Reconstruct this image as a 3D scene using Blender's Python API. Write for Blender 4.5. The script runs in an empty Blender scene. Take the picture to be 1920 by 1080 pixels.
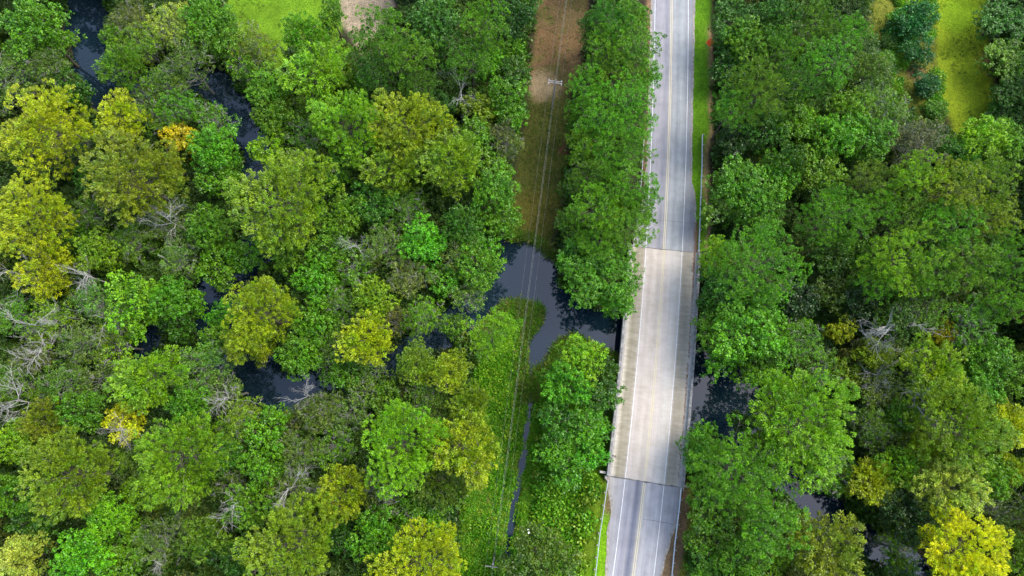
import bpy, math, random
import numpy as np
from mathutils import Vector

# ------------------------------------------------------------------ camera, sky, sun, exposure
SC = bpy.context.scene
COL = SC.collection
H_CAM, TILT, F_PX = 130.0, math.radians(13.0), 1280.0
cam_data = bpy.data.cameras.new('camera')
cam_data.sensor_width = 36.0
cam_data.lens = 36.0 * F_PX / 1920.0
cam_data.clip_end = 6000.0
cam = bpy.data.objects.new('camera', cam_data)
cam.location = (0, 0, H_CAM)
cam.rotation_euler = (TILT, 0, 0)
COL.objects.link(cam)
SC.camera = cam

SUN_EL, SUN_AZ = math.radians(52), math.radians(62)      # azimuth clockwise from +Y (top of the picture)
world = bpy.data.worlds.new('World')
SC.world = world
world.use_nodes = True
wn = world.node_tree
wn.nodes.clear()
sky = wn.nodes.new('ShaderNodeTexSky')
sky.sky_type = 'NISHITA'
sky.sun_disc = False
sky.sun_elevation = SUN_EL
sky.sun_rotation = SUN_AZ
sky.dust_density = 1.6
sky.air_density = 1.0
bg = wn.nodes.new('ShaderNodeBackground')
bg.inputs['Strength'].default_value = 0.13
wo = wn.nodes.new('ShaderNodeOutputWorld')
hs = wn.nodes.new('ShaderNodeHueSaturation')      # thin overcast: a paler blue
hs.inputs['Saturation'].default_value = 0.92
wn.links.new(sky.outputs[0], hs.inputs['Color'])
wn.links.new(hs.outputs[0], bg.inputs[0])
wn.links.new(bg.outputs[0], wo.inputs[0])

sun_data = bpy.data.lights.new('sun', 'SUN')
sun_data.energy = 1.1
sun_data.angle = math.radians(36)
sun_data.color = (1.0, 0.97, 0.90)
sun = bpy.data.objects.new('sun', sun_data)
sdir = Vector((math.sin(SUN_AZ) * math.cos(SUN_EL), math.cos(SUN_AZ) * math.cos(SUN_EL), math.sin(SUN_EL)))
sun.rotation_euler = sdir.to_track_quat('Z', 'Y').to_euler()
COL.objects.link(sun)

SC.view_settings.view_transform = 'Standard'
SC.view_settings.look = 'None'
SC.view_settings.gamma = 1.0
SC.view_settings.use_curve_mapping = False
SC.view_settings.exposure = 2.2
SC.render.engine = 'CYCLES'
SC.cycles.max_bounces = 6
SC.cycles.diffuse_bounces = 3
SC.cycles.transmission_bounces = 3
SC.cycles.use_denoising = True
SC.cycles.denoiser = 'OPENIMAGEDENOISE'
SC.cycles.denoising_input_passes = 'RGB_ALBEDO_NORMAL'
SC.cycles.denoising_prefilter = 'ACCURATE'

# ------------------------------------------------------------------ helpers
CT, ST = math.cos(TILT), math.sin(TILT)

def ray_scale(py, z=0.0):
    """metres per photo pixel for a thing at height z seen on photo row py"""
    v = 540.0 - py
    return (H_CAM - z) / (F_PX * CT - v * ST)

def P(px, py, z=0.0):
    """world x, y of the point at height z that the photograph shows at px, py"""
    s = ray_scale(py, z)
    return ((px - 960.0) * s, ((540.0 - py) * CT + F_PX * ST) * s)

def proj(x, y, z):
    """inverse of P"""
    dz = z - H_CAM
    yc = y * CT + dz * ST
    zc = -y * ST + dz * CT
    return 960.0 + F_PX * x / -zc, 540.0 - F_PX * yc / -zc

def lin(c):
    out = []
    for v in c:
        v = v / 255.0
        out.append(v / 12.92 if v <= 0.04045 else ((v + 0.055) / 1.055) ** 2.4)
    return out

def tag(o, label=None, cat=None, group=None, kind=None):
    if label: o['label'] = label
    if cat: o['category'] = cat
    if group: o['group'] = group
    if kind: o['kind'] = kind
    return o

def link(o, parent=None):
    COL.objects.link(o)
    if parent is not None:
        o.parent = parent
    return o

def empty(name, loc):
    o = bpy.data.objects.new(name, None)
    o.location = loc
    o.empty_display_size = 0.5
    COL.objects.link(o)
    return o

def np_mesh(name, verts, faces, attrs=None, smooth=False):
    """verts (n,3); faces (m,k) one k for all"""
    me = bpy.data.meshes.new(name)
    verts = np.ascontiguousarray(verts, dtype=np.float32)
    faces = np.ascontiguousarray(faces, dtype=np.int32)
    m, k = faces.shape
    me.vertices.add(len(verts))
    me.vertices.foreach_set('co', verts.ravel())
    me.loops.add(m * k)
    me.loops.foreach_set('vertex_index', faces.ravel())
    me.polygons.add(m)
    me.polygons.foreach_set('loop_start', np.arange(0, m * k, k, dtype=np.int32))
    me.polygons.foreach_set('loop_total', np.full(m, k, dtype=np.int32))
    if smooth:
        me.polygons.foreach_set('use_smooth', np.ones(m, dtype=bool))
    me.update(calc_edges=True)
    for an, (kind, data) in (attrs or {}).items():
        a = me.attributes.new(an, kind, 'POINT')
        data = np.ascontiguousarray(data, dtype=np.float32)
        a.data.foreach_set('value' if kind == 'FLOAT' else ('color' if kind == 'FLOAT_COLOR' else 'vector'), data.ravel())
    return me

class MB:
    """collects quads, boxes and tubes for one mesh"""
    def __init__(self):
        self.v, self.f, self.n = [], [], 0
    def add(self, v, f):
        f = [[i + self.n for i in q] for q in f]
        self.v.extend(v); self.f.extend(f); self.n += len(v)
    def box(self, c, ax, ay, az):
        """centre and three half-axis vectors"""
        c = np.array(c, float); ax = np.array(ax, float); ay = np.array(ay, float); az = np.array(az, float)
        v = [tuple(c + sx * ax + sy * ay + sz * az) for sz in (-1, 1) for sy in (-1, 1) for sx in (-1, 1)]
        self.add(v, [(0, 2, 3, 1), (4, 5, 7, 6), (0, 1, 5, 4), (2, 6, 7, 3), (0, 4, 6, 2), (1, 3, 7, 5)])
    def tube(self, pts, radii, sides=5, cap=True):
        pts = [np.array(p, float) for p in pts]
        v, f = [], []
        for i, p in enumerate(pts):
            a = pts[max(i - 1, 0)]; b = pts[min(i + 1, len(pts) - 1)]
            d = b - a
            d = d / (np.linalg.norm(d) + 1e-9)
            up = np.array((0, 0, 1.0)) if abs(d[2]) < 0.9 else np.array((1.0, 0, 0))
            s = np.cross(d, up); s /= np.linalg.norm(s) + 1e-9
            t = np.cross(s, d)
            for k in range(sides):
                an = 2 * math.pi * k / sides
                v.append(tuple(p + radii[i] * (math.cos(an) * s + math.sin(an) * t)))
        for i in range(len(pts) - 1):
            for k in range(sides):
                a = i * sides + k; b = i * sides + (k + 1) % sides
                f.append((a, a + sides, b + sides, b))
        if cap:
            f.append(tuple(range(sides)))
            f.append(tuple(range((len(pts) - 1) * sides, len(pts) * sides))[::-1])
        self.add(v, f)
    def mesh(self, name, smooth=False):
        me = bpy.data.meshes.new(name)
        me.from_pydata(self.v, [], self.f)
        if smooth:
            me.polygons.foreach_set('use_smooth', [True] * len(me.polygons))
        me.update()
        return me
    def build(self, name, m, parent=None, smooth=False):
        me = self.mesh(name, smooth)
        me.materials.append(m)
        return link(bpy.data.objects.new(name, me), parent)

# ------------------------------------------------------------------ materials
def new_mat(name):
    m = bpy.data.materials.new(name)
    m.use_nodes = True
    nt = m.node_tree
    b = nt.nodes['Principled BSDF']
    return m, nt, b

def N(nt, kind, **kw):
    n = nt.nodes.new(kind)
    for k, v in kw.items():
        if k.startswith('i_'):
            n.inputs[k[2:].replace('_', ' ')].default_value = v
        else:
            setattr(n, k, v)
    return n

def noise(nt, vec, scale, detail=4, rough=0.6):
    n = N(nt, 'ShaderNodeTexNoise')
    n.inputs['Scale'].default_value = scale
    n.inputs['Detail'].default_value = detail
    n.inputs['Roughness'].default_value = rough
    if vec is not None:
        nt.links.new(vec, n.inputs['Vector'])
    return n.outputs['Fac']

def ramp(nt, fac, stops, interp='LINEAR'):
    r = N(nt, 'ShaderNodeValToRGB')
    r.color_ramp.interpolation = interp
    els = r.color_ramp.elements
    while len(els) < len(stops):
        els.new(0.5)
    for e, (p, c) in zip(els, stops):
        e.position = p
        e.color = (c[0], c[1], c[2], 1) if hasattr(c, '__len__') else (c, c, c, 1)
    nt.links.new(fac, r.inputs[0])
    return r.outputs[0]

def mix(nt, a, b, fac, mode='MIX'):
    n = N(nt, 'ShaderNodeMix', data_type='RGBA', blend_type=mode)
    n.clamp_result = False
    for sock, val in ((n.inputs[0], fac), (n.inputs[6], a), (n.inputs[7], b)):
        if isinstance(val, bpy.types.NodeSocket):
            nt.links.new(val, sock)
        elif hasattr(val, '__len__'):
            sock.default_value = (val[0], val[1], val[2], 1)
        else:
            sock.default_value = val
    return n.outputs[2]

def math_n(nt, op, a, b=0.0):
    n = N(nt, 'ShaderNodeMath', operation=op)
    for sock, val in ((n.inputs[0], a), (n.inputs[1], b)):
        if isinstance(val, bpy.types.NodeSocket):
            nt.links.new(val, sock)
        else:
            sock.default_value = val
    return n.outputs[0]

def foliage_mat(name, gloss=0.35, rough=0.42, transl=0.3, from_object=True, palette=None, yellow=0.25):
    m, nt, b = new_mat(name)
    oi = N(nt, 'ShaderNodeObjectInfo')
    at = N(nt, 'ShaderNodeAttribute', attribute_name='tint')
    if from_object:
        base = oi.outputs['Color']
    else:
        base = ramp(nt, oi.outputs['Random'], palette)
    geo = N(nt, 'ShaderNodeTexCoord')
    big = noise(nt, geo.outputs['Object'], 0.35, 2)
    lo = mix(nt, base, (0.50, 0.54, 0.60), 1.0, 'MULTIPLY')
    hi = mix(nt, base, (1.62, 1.56, 1.40), 1.0, 'MULTIPLY')
    c = mix(nt, lo, hi, at.outputs['Fac'])
    warm = mix(nt, c, (1.16, 1.0, 0.8), 1.0, 'MULTIPLY')
    cool = mix(nt, c, (0.64, 0.88, 0.92), 1.0, 'MULTIPLY')
    c = mix(nt, cool, c, ramp(nt, noise(nt, geo.outputs['Object'], 0.30, 3), [(0.40, 0.15), (0.55, 1.0)]))
    wf = ramp(nt, big, [(0.45, 0.0), (0.68, yellow * 2)])
    c = mix(nt, c, warm, wf)
    nt.links.new(c, b.inputs['Base Color'])
    b.inputs['Roughness'].default_value = rough
    b.inputs['Specular IOR Level'].default_value = gloss
    tr = N(nt, 'ShaderNodeBsdfTranslucent')
    c2 = mix(nt, c, (1.12, 1.25, 0.55), 1.0, 'MULTIPLY')
    nt.links.new(c2, tr.inputs[0])
    ms = N(nt, 'ShaderNodeMixShader')
    ms.inputs[0].default_value = transl
    nt.links.new(b.outputs[0], ms.inputs[1])
    nt.links.new(tr.outputs[0], ms.inputs[2])
    nt.links.new(ms.outputs[0], nt.nodes['Material Output'].inputs[0])
    return m

M = {}
M['leaf'] = foliage_mat('foliage')
M['under'] = foliage_mat('understory_foliage', from_object=False, palette=[
    (0.0, (0.030, 0.066, 0.008)), (0.3, (0.050, 0.110, 0.010)), (0.6, (0.085, 0.160, 0.014)), (0.85, (0.070, 0.120, 0.028)), (1.0, (0.14, 0.18, 0.020))])
M['cover'] = foliage_mat('creeper_foliage', from_object=False, palette=[
    (0.0, (0.06, 0.18, 0.010)), (0.35, (0.12, 0.30, 0.012)), (0.7, (0.20, 0.37, 0.016)), (1.0, (0.27, 0.33, 0.03))])
M['tuft'] = foliage_mat('grass_tufts', gloss=0.2, from_object=False, palette=[
    (0.0, (0.06, 0.14, 0.012)), (0.5, (0.11, 0.20, 0.018)), (0.8, (0.16, 0.19, 0.03)), (1.0, (0.20, 0.16, 0.06))])
M['reed'] = foliage_mat('reeds', gloss=0.3, from_object=False, palette=[
    (0.0, (0.10, 0.22, 0.018)), (0.5, (0.19, 0.30, 0.025)), (0.8, (0.27, 0.28, 0.06)), (1.0, (0.34, 0.18, 0.08))])
M['woods'] = foliage_mat('surrounding_foliage', from_object=False, palette=[
    (0.0, (0.03, 0.075, 0.014)), (0.3, (0.05, 0.11, 0.016)), (0.6, (0.085, 0.13, 0.02)), (0.85, (0.14, 0.15, 0.016)), (1.0, (0.20, 0.18, 0.014))])

def bark_mat(name, c1, c2):
    m, nt, b = new_mat(name)
    tc = N(nt, 'ShaderNodeTexCoord')
    c = mix(nt, c1, c2, noise(nt, tc.outputs['Object'], 1.7, 5))
    nt.links.new(c, b.inputs['Base Color'])
    b.inputs['Roughness'].default_value = 0.9
    b.inputs['Specular IOR Level'].default_value = 0.15
    return m
M['bark'] = bark_mat('bark', (0.06, 0.045, 0.035), (0.12, 0.10, 0.08))
M['pale_bark'] = bark_mat('pale_bark', (0.10, 0.095, 0.075), (0.22, 0.21, 0.18))
M['dead_bark'] = bark_mat('dead_wood', (0.20, 0.19, 0.165), (0.38, 0.36, 0.32))

def ground_mat():
    m, nt, b = new_mat('ground')
    at = N(nt, 'ShaderNodeAttribute', attribute_name='col')
    tc = N(nt, 'ShaderNodeTexCoord')
    o = tc.outputs['Object']
    n1 = noise(nt, o, 0.18, 5, 0.65)
    n2 = noise(nt, o, 1.6, 5, 0.7)
    n3 = noise(nt, o, 7.0, 3, 0.7)
    c = mix(nt, mix(nt, at.outputs['Color'], (0.85, 0.85, 0.85), 1.0, 'MULTIPLY'), ramp(nt, n1, [(0.3, 0.72), (0.7, 1.25)]), 1.0, 'MULTIPLY')
    c = mix(nt, c, ramp(nt, n2, [(0.3, (0.70, 0.74, 0.7)), (0.7, (1.30, 1.22, 1.1))]), 1.0, 'MULTIPLY')
    c = mix(nt, c, ramp(nt, n3, [(0.35, 0.45), (0.65, 1.5)]), 1.0, 'MULTIPLY')
    nt.links.new(c, b.inputs['Base Color'])
    b.inputs['Roughness'].default_value = 0.95
    b.inputs['Specular IOR Level'].default_value = 0.1
    bp = N(nt, 'ShaderNodeBump')
    bp.inputs['Strength'].default_value = 0.9
    bp.inputs['Distance'].default_value = 0.25
    nt.links.new(mix(nt, n2, n3, 0.5), bp.inputs['Height'])
    nt.links.new(bp.outputs[0], b.inputs['Normal'])
    return m
M['ground'] = ground_mat()

def water_mat():
    m, nt, b = new_mat('water')
    tc = N(nt, 'ShaderNodeTexCoord')
    o = tc.outputs['Object']
    n1 = noise(nt, o, 0.06, 3)
    c = mix(nt, (0.003, 0.012, 0.020), (0.008, 0.015, 0.021), n1)
    nt.links.new(c, b.inputs['Base Color'])
    b.inputs['Roughness'].default_value = 0.02
    b.inputs['IOR'].default_value = 1.50
    bp = N(nt, 'ShaderNodeBump')
    bp.inputs['Strength'].default_value = 0.03
    bp.inputs['Distance'].default_value = 0.04
    nt.links.new(noise(nt, o, 2.2, 3), bp.inputs['Height'])
    nt.links.new(bp.outputs[0], b.inputs['Normal'])
    return m
M['water'] = water_mat()

def simple(name, c, rough=0.6, metal=0.0, c2=None, scale=3.0):
    m, nt, b = new_mat(name)
    if c2 is not None:
        tc = N(nt, 'ShaderNodeTexCoord')
        nt.links.new(mix(nt, c, c2, ramp(nt, noise(nt, tc.outputs['Object'], scale, 5, 0.7), [(0.35, 0.0), (0.65, 1.0)])), b.inputs['Base Color'])
    else:
        b.inputs['Base Color'].default_value = (c[0], c[1], c[2], 1)
    b.inputs['Roughness'].default_value = rough
    b.inputs['Metallic'].default_value = metal
    return m
M['galv'] = simple('galvanised_steel', (0.55, 0.58, 0.60), 0.5, 0.1, (0.42, 0.44, 0.46), 1.0)
M['wood_post'] = simple('weathered_post', (0.20, 0.18, 0.15), 0.9, 0, (0.30, 0.27, 0.23), 4)
M['pole_wood'] = simple('pole_wood', (0.13, 0.12, 0.11), 0.85, 0, (0.20, 0.19, 0.18), 2)
M['arm'] = simple('crossarm', (0.20, 0.19, 0.17), 0.7, 0, (0.15, 0.14, 0.13), 3)
M['ceramic'] = simple('insulator', (0.30, 0.30, 0.32), 0.3)
M['wire'] = simple('wire', (0.22, 0.22, 0.20), 0.5, 0.3)
M['orange'] = simple('orange_sign_face', (0.75, 0.07, 0.012), 0.5)
M['sign_back'] = simple('sign_back', (0.12, 0.12, 0.12), 0.5)
M['white'] = simple('white_plastic', (0.78, 0.78, 0.76), 0.5)
M['litter'] = simple('leaf_litter', (0.15, 0.065, 0.03), 0.95, 0, (0.24, 0.14, 0.075), 5)

def pavement_mat(name, kind):
    """u = metres across the road, v = metres along it"""
    m, nt, b = new_mat(name)
    uv = N(nt, 'ShaderNodeUVMap', uv_map='road')
    sep = N(nt, 'ShaderNodeSeparateXYZ')
    nt.links.new(uv.outputs[0], sep.inputs[0])
    u, v = sep.outputs[0], sep.outputs[1]
    mp = N(nt, 'ShaderNodeMapping')
    nt.links.new(uv.outputs[0], mp.inputs[0])
    mp.inputs['Scale'].default_value = (1.0, 0.035, 1.0)
    streak = noise(nt, mp.outputs[0], 1.6, 5, 0.65)
    streak_f = noise(nt, mp.outputs[0], 5.5, 4, 0.6)
    mp2 = N(nt, 'ShaderNodeMapping')
    nt.links.new(uv.outputs[0], mp2.inputs[0])
    mp2.inputs['Scale'].default_value = (0.18, 1.0, 1.0)
    cross = noise(nt, mp2.outputs[0], 1.9, 4, 0.7)
    blot = noise(nt, uv.outputs[0], 0.45, 5, 0.65)
    fine = noise(nt, uv.outputs[0], 9.0, 3, 0.8)
    un = math_n(nt, 'ADD', math_n(nt, 'MULTIPLY', u, 1 / 16.0), 0.5)          # 0..1 over -8..8 m
    def U(x): return (x + 8.0) / 16.0
    if kind == 'concrete':
        base = ramp(nt, un, [(U(-7.0), (0.40, 0.37, 0.31)), (U(-5.9), (0.44, 0.41, 0.35)), (U(-5.2), (0.255, 0.235, 0.18)), (U(-3.9), (0.29, 0.265, 0.215)),
                             (U(-3.3), (0.42, 0.385, 0.36)), (U(-2.4), (0.385, 0.35, 0.32)), (U(-1.7), (0.44, 0.40, 0.36)), (U(-0.9), (0.40, 0.365, 0.33)),
                             (U(0.5), (0.45, 0.41, 0.375)), (U(1.4), (0.44, 0.41, 0.385)), (U(2.4), (0.45, 0.43, 0.395)), (U(3.4), (0.43, 0.40, 0.365)), (U(3.9), (0.285, 0.26, 0.215)),
                             (U(5.2), (0.30, 0.275, 0.225)), (U(6.0), (0.42, 0.38, 0.33))])
        sh = ramp(nt, math_n(nt, 'ABSOLUTE', u), [(0.0, 0), (0.34, 0), (0.40, 1), (0.62, 1), (0.68, 0.2)])
        # |u| is in metres: bring 0..10 m into the ramp
        nt.nodes[-1]
        c = base
        c = mix(nt, c, ramp(nt, streak, [(0.30, (0.90, 0.89, 0.88)), (0.70, (1.07, 1.07, 1.08))]), 1.0, 'MULTIPLY')
        c = mix(nt, c, ramp(nt, cross, [(0.32, (0.76, 0.76, 0.71)), (0.60, (1.06, 1.06, 1.06))]), ramp(nt, un, [(0.0, 1.0), (U(-3.7), 1.0), (U(-3.4), 0.25), (U(3.4), 0.25), (U(3.7), 0.8), (1.0, 0.8)]), 'MULTIPLY')
        c = mix(nt, c, ramp(nt, blot, [(0.30, (0.84, 0.83, 0.78)), (0.60, (1.05, 1.05, 1.05))]), 0.8, 'MULTIPLY')
    else:
        if kind == 'asphalt_south':
            base = ramp(nt, un, [(U(-6.5), (0.36, 0.34, 0.31)), (U(-4.0), (0.30, 0.295, 0.30)), (U(-3.2), (0.31, 0.305, 0.32)), (U(-2.6), (0.24, 0.24, 0.27)),
                                 (U(-1.9), (0.29, 0.285, 0.30)), (U(-1.25), (0.135, 0.145, 0.185)), (U(-0.7), (0.20, 0.205, 0.23)), (U(-0.2), (0.33, 0.32, 0.30)), (U(1.0), (0.37, 0.365, 0.37)),
                                 (U(1.7), (0.31, 0.31, 0.325)), (U(2.6), (0.38, 0.375, 0.38)), (U(3.5), (0.31, 0.305, 0.31)), (U(5.5), (0.31, 0.30, 0.305))])
        else:
            base = ramp(nt, un, [(U(-5.5), (0.30, 0.29, 0.27)), (U(-3.3), (0.28, 0.275, 0.29)), (U(-2.5), (0.29, 0.285, 0.30)), (U(-1.8), (0.31, 0.30, 0.315)),
                                 (U(-1.0), (0.235, 0.235, 0.26)), (U(-0.3), (0.29, 0.285, 0.29)), (U(0.8), (0.33, 0.34, 0.34)),
                                 (U(1.5), (0.28, 0.295, 0.30)), (U(2.4), (0.34, 0.355, 0.35)), (U(3.4), (0.28, 0.285, 0.29)), (U(5.5), (0.24, 0.235, 0.235))])
        c = base
        c = mix(nt, c, ramp(nt, streak, [(0.30, (0.88, 0.88, 0.90)), (0.70, (1.08, 1.08, 1.07))]), 1.0, 'MULTIPLY')
        c = mix(nt, c, ramp(nt, streak_f, [(0.30, 0.90), (0.70, 1.08)]), 1.0, 'MULTIPLY')
        c = mix(nt, c, ramp(nt, blot, [(0.30, 0.84), (0.65, 1.08)]), 1.0, 'MULTIPLY')
    c = mix(nt, c, ramp(nt, fine, [(0.30, 0.90), (0.70, 1.10)]), 1.0, 'MULTIPLY')
    vor = N(nt, 'ShaderNodeTexVoronoi')
    vor.inputs['Scale'].default_value = 0.33
    nt.links.new(uv.outputs[0], vor.inputs['Vector'])
    c = mix(nt, (0.10, 0.085, 0.07), c, ramp(nt, vor.outputs['Distance'], [(0.0, 0.35), (0.035, 1.0)]))
    c = mix(nt, c, (0.86, 0.83, 0.79) if kind == 'concrete' else (0.78, 0.76, 0.74), 1.0, 'MULTIPLY')
    nt.links.new(c, b.inputs['Base Color'])
    b.inputs['Roughness'].default_value = 0.85
    b.inputs['Specular IOR Level'].default_value = 0.1
    bp = N(nt, 'ShaderNodeBump')
    bp.inputs['Strength'].default_value = 0.3
    bp.inputs['Distance'].default_value = 0.02
    nt.links.new(fine, bp.inputs['Height'])
    nt.links.new(bp.outputs[0], b.inputs['Normal'])
    return m
M['deck'] = pavement_mat('bridge_deck_concrete', 'concrete')
M['asphalt_n'] = pavement_mat('asphalt_north', 'asphalt_north')
M['asphalt_s'] = pavement_mat('asphalt_south', 'asphalt_south')
M['parapet'] = simple('weathered_concrete', (0.27, 0.255, 0.235), 0.9, 0, (0.08, 0.078, 0.075), 1.5)
M['clean_concrete'] = simple('pale_concrete', (0.32, 0.30, 0.265), 0.9, 0, (0.22, 0.20, 0.175), 1.2)
M['gravel'] = simple('gravel_edge', (0.29, 0.265, 0.22), 0.95, 0, (0.15, 0.12, 0.09), 1.6)

def paint_mat(name, c, worn, scale=1.0):
    m, nt, b = new_mat(name)
    tc = N(nt, 'ShaderNodeTexCoord')
    n = noise(nt, tc.outputs['Object'], 1.3, 6, 0.8)
    nt.links.new(mix(nt, worn, c, ramp(nt, n, [(0.36, 0.1), (0.56, 1.0)])), b.inputs['Base Color'])
    b.inputs['Roughness'].default_value = 0.7
    return m
M['white_paint'] = paint_mat('white_road_paint', (0.52, 0.52, 0.50), (0.34, 0.33, 0.32))
M['yellow_paint'] = paint_mat('yellow_road_paint', (0.44, 0.37, 0.20), (0.33, 0.30, 0.25))
M['tar'] = simple('joint_tar', (0.035, 0.033, 0.03), 0.8, 0, (0.15, 0.14, 0.13), 2.5)

# ------------------------------------------------------------------ layout taken from the photograph (pixels of the 1920 x 1080 frame)
ROAD_Z, WATER_Z = 3.0, -0.5
yellow = [(1262, -330), (1261, -160), (1259.5, 0), (1257, 133), (1254, 267), (1252, 360), (1245, 480), (1239, 560), (1228, 693),
          (1217, 820), (1208.3, 900), (1198.7, 1000), (1188, 1080), (1174, 1180), (1150, 1340)]
_yw = np.array([P(x, y, ROAD_Z) for x, y in yellow])
# smooth centre line: x as a cubic fit of y, since the road runs nearly along +Y
_cf = np.polyfit(_yw[:, 1], _yw[:, 0], 4)
def road_x(y): return np.polyval(_cf, y)
def road_dir(y):
    d = np.polyval(np.polyder(_cf), y)
    n = math.hypot(d, 1.0)
    return d / n, 1.0 / n
def road_pt(u, y, z=ROAD_Z):
    """point u metres to the right of the centre line where that line has world y"""
    tx, ty = road_dir(y)
    return (float(road_x(y) + u * ty), float(y - u * tx), z)
def row_y(py, z=ROAD_Z): return P(960, py, z)[1]
Y_N, Y_S = row_y(468), row_y(903)          # the two ends of the bridge on the centre line

water_lines = [   # (points, radius px)
    ([(150, -120), (160, 0), (178, 60), (180, 130), (200, 190)], 46),
    ([(200, 190), (300, 150), (400, 150), (455, 215), (470, 260), (500, 330), (490, 400), (480, 460)], 34),
    ([(480, 460), (440, 520), (400, 570), (420, 640), (470, 690), (530, 735)], 44),
    ([(300, 610), (270, 660)], 26),
    ([(530, 735), (620, 700), (720, 680), (820, 620), (880, 585), (930, 545)], 32),
    ([(1380, 780), (1430, 860), (1520, 930), (1600, 990), (1680, 1050), (1740, 1120), (1800, 1220)], 36),
    ([(1003, 655), (998, 700)], 11),
    ([(1000, 700), (993, 760), (987, 830), (976, 880), (964, 940), (952, 1010), (944, 1060)], 5.5),
]
POOL = [(935, 435), (1000, 455), (1035, 490), (1055, 530), (1095, 575), (1165, 560), (1320, 635), (1410, 700), (1445, 790), (1400, 850), (1300, 810), (1160, 668), (1138, 662), (1112, 650),
        (1076, 626), (1054, 640), (1022, 692), (984, 684), (988, 648), (1000, 622), (1017, 597), (1018, 573), (985, 562), (930, 568), (905, 560), (925, 520)]
REGIONS = {   # polygons; z at which they lie
    'lawn': (0, [(405, -90), (660, -90), (650, 40), (625, 90), (600, 110), (560, 95), (530, 140), (490, 120), (455, 70), (425, 30)]),
    'sand_patch': (0, [(635, -30), (650, -60), (725, -60), (745, 15), (720, 50), (695, 80), (670, 95), (655, 60), (645, 40)]),
    'cleared_strip': (0, [(1005, -110), (1112, -110), (1102, 60), (1092, 120), (1068, 190), (1062, 300), (1052, 380), (1046, 470), (1020, 475), (985, 455), (958, 440), (968, 300), (985, 180), (1000, 90)]),
    'creeper_bed': (0, [(925, 575), (985, 560), (1030, 575), (1030, 620), (1000, 680), (1005, 640), (1050, 600), (1120, 650), (1165, 665), (1150, 760), (1142, 900), (1128, 1000), (1112, 1100), (1095, 1180), (840, 1180), (860, 1020), (880, 900), (895, 700)]),
    'grass_lane': (0, [(1746, -110), (1858, -110), (1850, 60), (1862, 150), (1880, 250), (1850, 262), (1790, 255), (1762, 200), (1752, 90)]),
    'scrub_patch': (0, [(1630, -110), (1746, -110), (1752, 90), (1762, 200), (1740, 235), (1690, 190), (1650, 120), (1625, 40)]),
}

def poly_sd(X, Y, poly):
    """signed distance (negative inside)"""
    d = np.full(X.shape, 1e9)
    inside = np.zeros(X.shape, bool)
    n = len(poly)
    for i in range(n):
        x1, y1 = poly[i]; x2, y2 = poly[(i + 1) % n]
        ex, ey = x2 - x1, y2 - y1
        t = np.clip(((X - x1) * ex + (Y - y1) * ey) / (ex * ex + ey * ey + 1e-9), 0, 1)
        d = np.minimum(d, np.hypot(X - x1 - t * ex, Y - y1 - t * ey))
        c = ((y1 > Y) != (y2 > Y)) & (X < (x2 - x1) * (Y - y1) / ((y2 - y1) if abs(y2 - y1) > 1e-9 else 1e-9) + x1)
        inside ^= c
    return np.where(inside, -d, d)

def line_sd(X, Y, pts, r):
    d = np.full(X.shape, 1e9)
    for (x1, y1), (x2, y2) in zip(pts[:-1], pts[1:]):
        ex, ey = x2 - x1, y2 - y1
        t = np.clip(((X - x1) * ex + (Y - y1) * ey) / (ex * ex + ey * ey + 1e-9), 0, 1)
        d = np.minimum(d, np.hypot(X - x1 - t * ex, Y - y1 - t * ey))
    return d - r

_rng = np.random.default_rng(11)
_wv = [(_rng.uniform(0.05, 0.9), _rng.uniform(0, 6.28), _rng.uniform(0, 6.28)) for _ in range(14)]
def wob(X, Y, k=0):
    s = np.zeros(np.shape(X))
    for i, (f, a, p) in enumerate(_wv):
        a2 = a + k * 1.3
        s = s + np.sin(f * (X * math.cos(a2) + Y * math.sin(a2)) + p * (k + 1)) / (1 + f * 3)
    return s / 3.0

W_water = [([P(x, y, WATER_Z) for x, y in pts], r * ray_scale(pts[len(pts) // 2][1], WATER_Z)) for pts, r in water_lines]
W_pool = [P(x, y, WATER_Z) for x, y in POOL]
W_reg = {k: [P(x, y, z) for x, y in pts] for k, (z, pts) in REGIONS.items()}

def water_sd(X, Y):
    d = np.full(np.shape(X), 1e9); X = np.asarray(X, float); Y = np.asarray(Y, float)
    wx, wy = X + 1.3 * wob(X, Y), Y + 1.3 * wob(X, Y, 1)
    d = np.minimum(d, poly_sd(X + 0.5 * wob(X, Y), Y + 0.5 * wob(X, Y, 1), W_pool))
    for pts, r in W_water:
        if r < 1.5:
            d = np.minimum(d, line_sd(X + 0.3 * wob(X, Y), Y, pts, r))
        else:
            d = np.minimum(d, line_sd(wx, wy, pts, r))
    return d

def sstep(x, a, b):
    t = np.clip((x - a) / (b - a), 0, 1)
    return t * t * (3 - 2 * t)

def height(X, Y):
    X = np.asarray(X, float); Y = np.asarray(Y, float)
    h = 0.18 * wob(X, Y, 2)
    d = water_sd(X, Y)
    h = h * sstep(d, 0, 3) + 0.0 - 2.0 * (1 - sstep(d, -2.2, 1.2))
    u = X - road_x(Y)
    emb = 1 - sstep(np.abs(u - 0.3), 7.2, 13.5)
    along = np.where(Y > (Y_N + Y_S) / 2, sstep(Y - u * 0.0, Y_N - 2.5, Y_N + 0.6), 1 - sstep(Y, Y_S - 0.6, Y_S + 2.5))
    e = emb * along
    return h * (1 - e) + (ROAD_Z - 0.10) * e

def hz(x, y): return float(height(np.array([x]), np.array([y]))[0])

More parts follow.
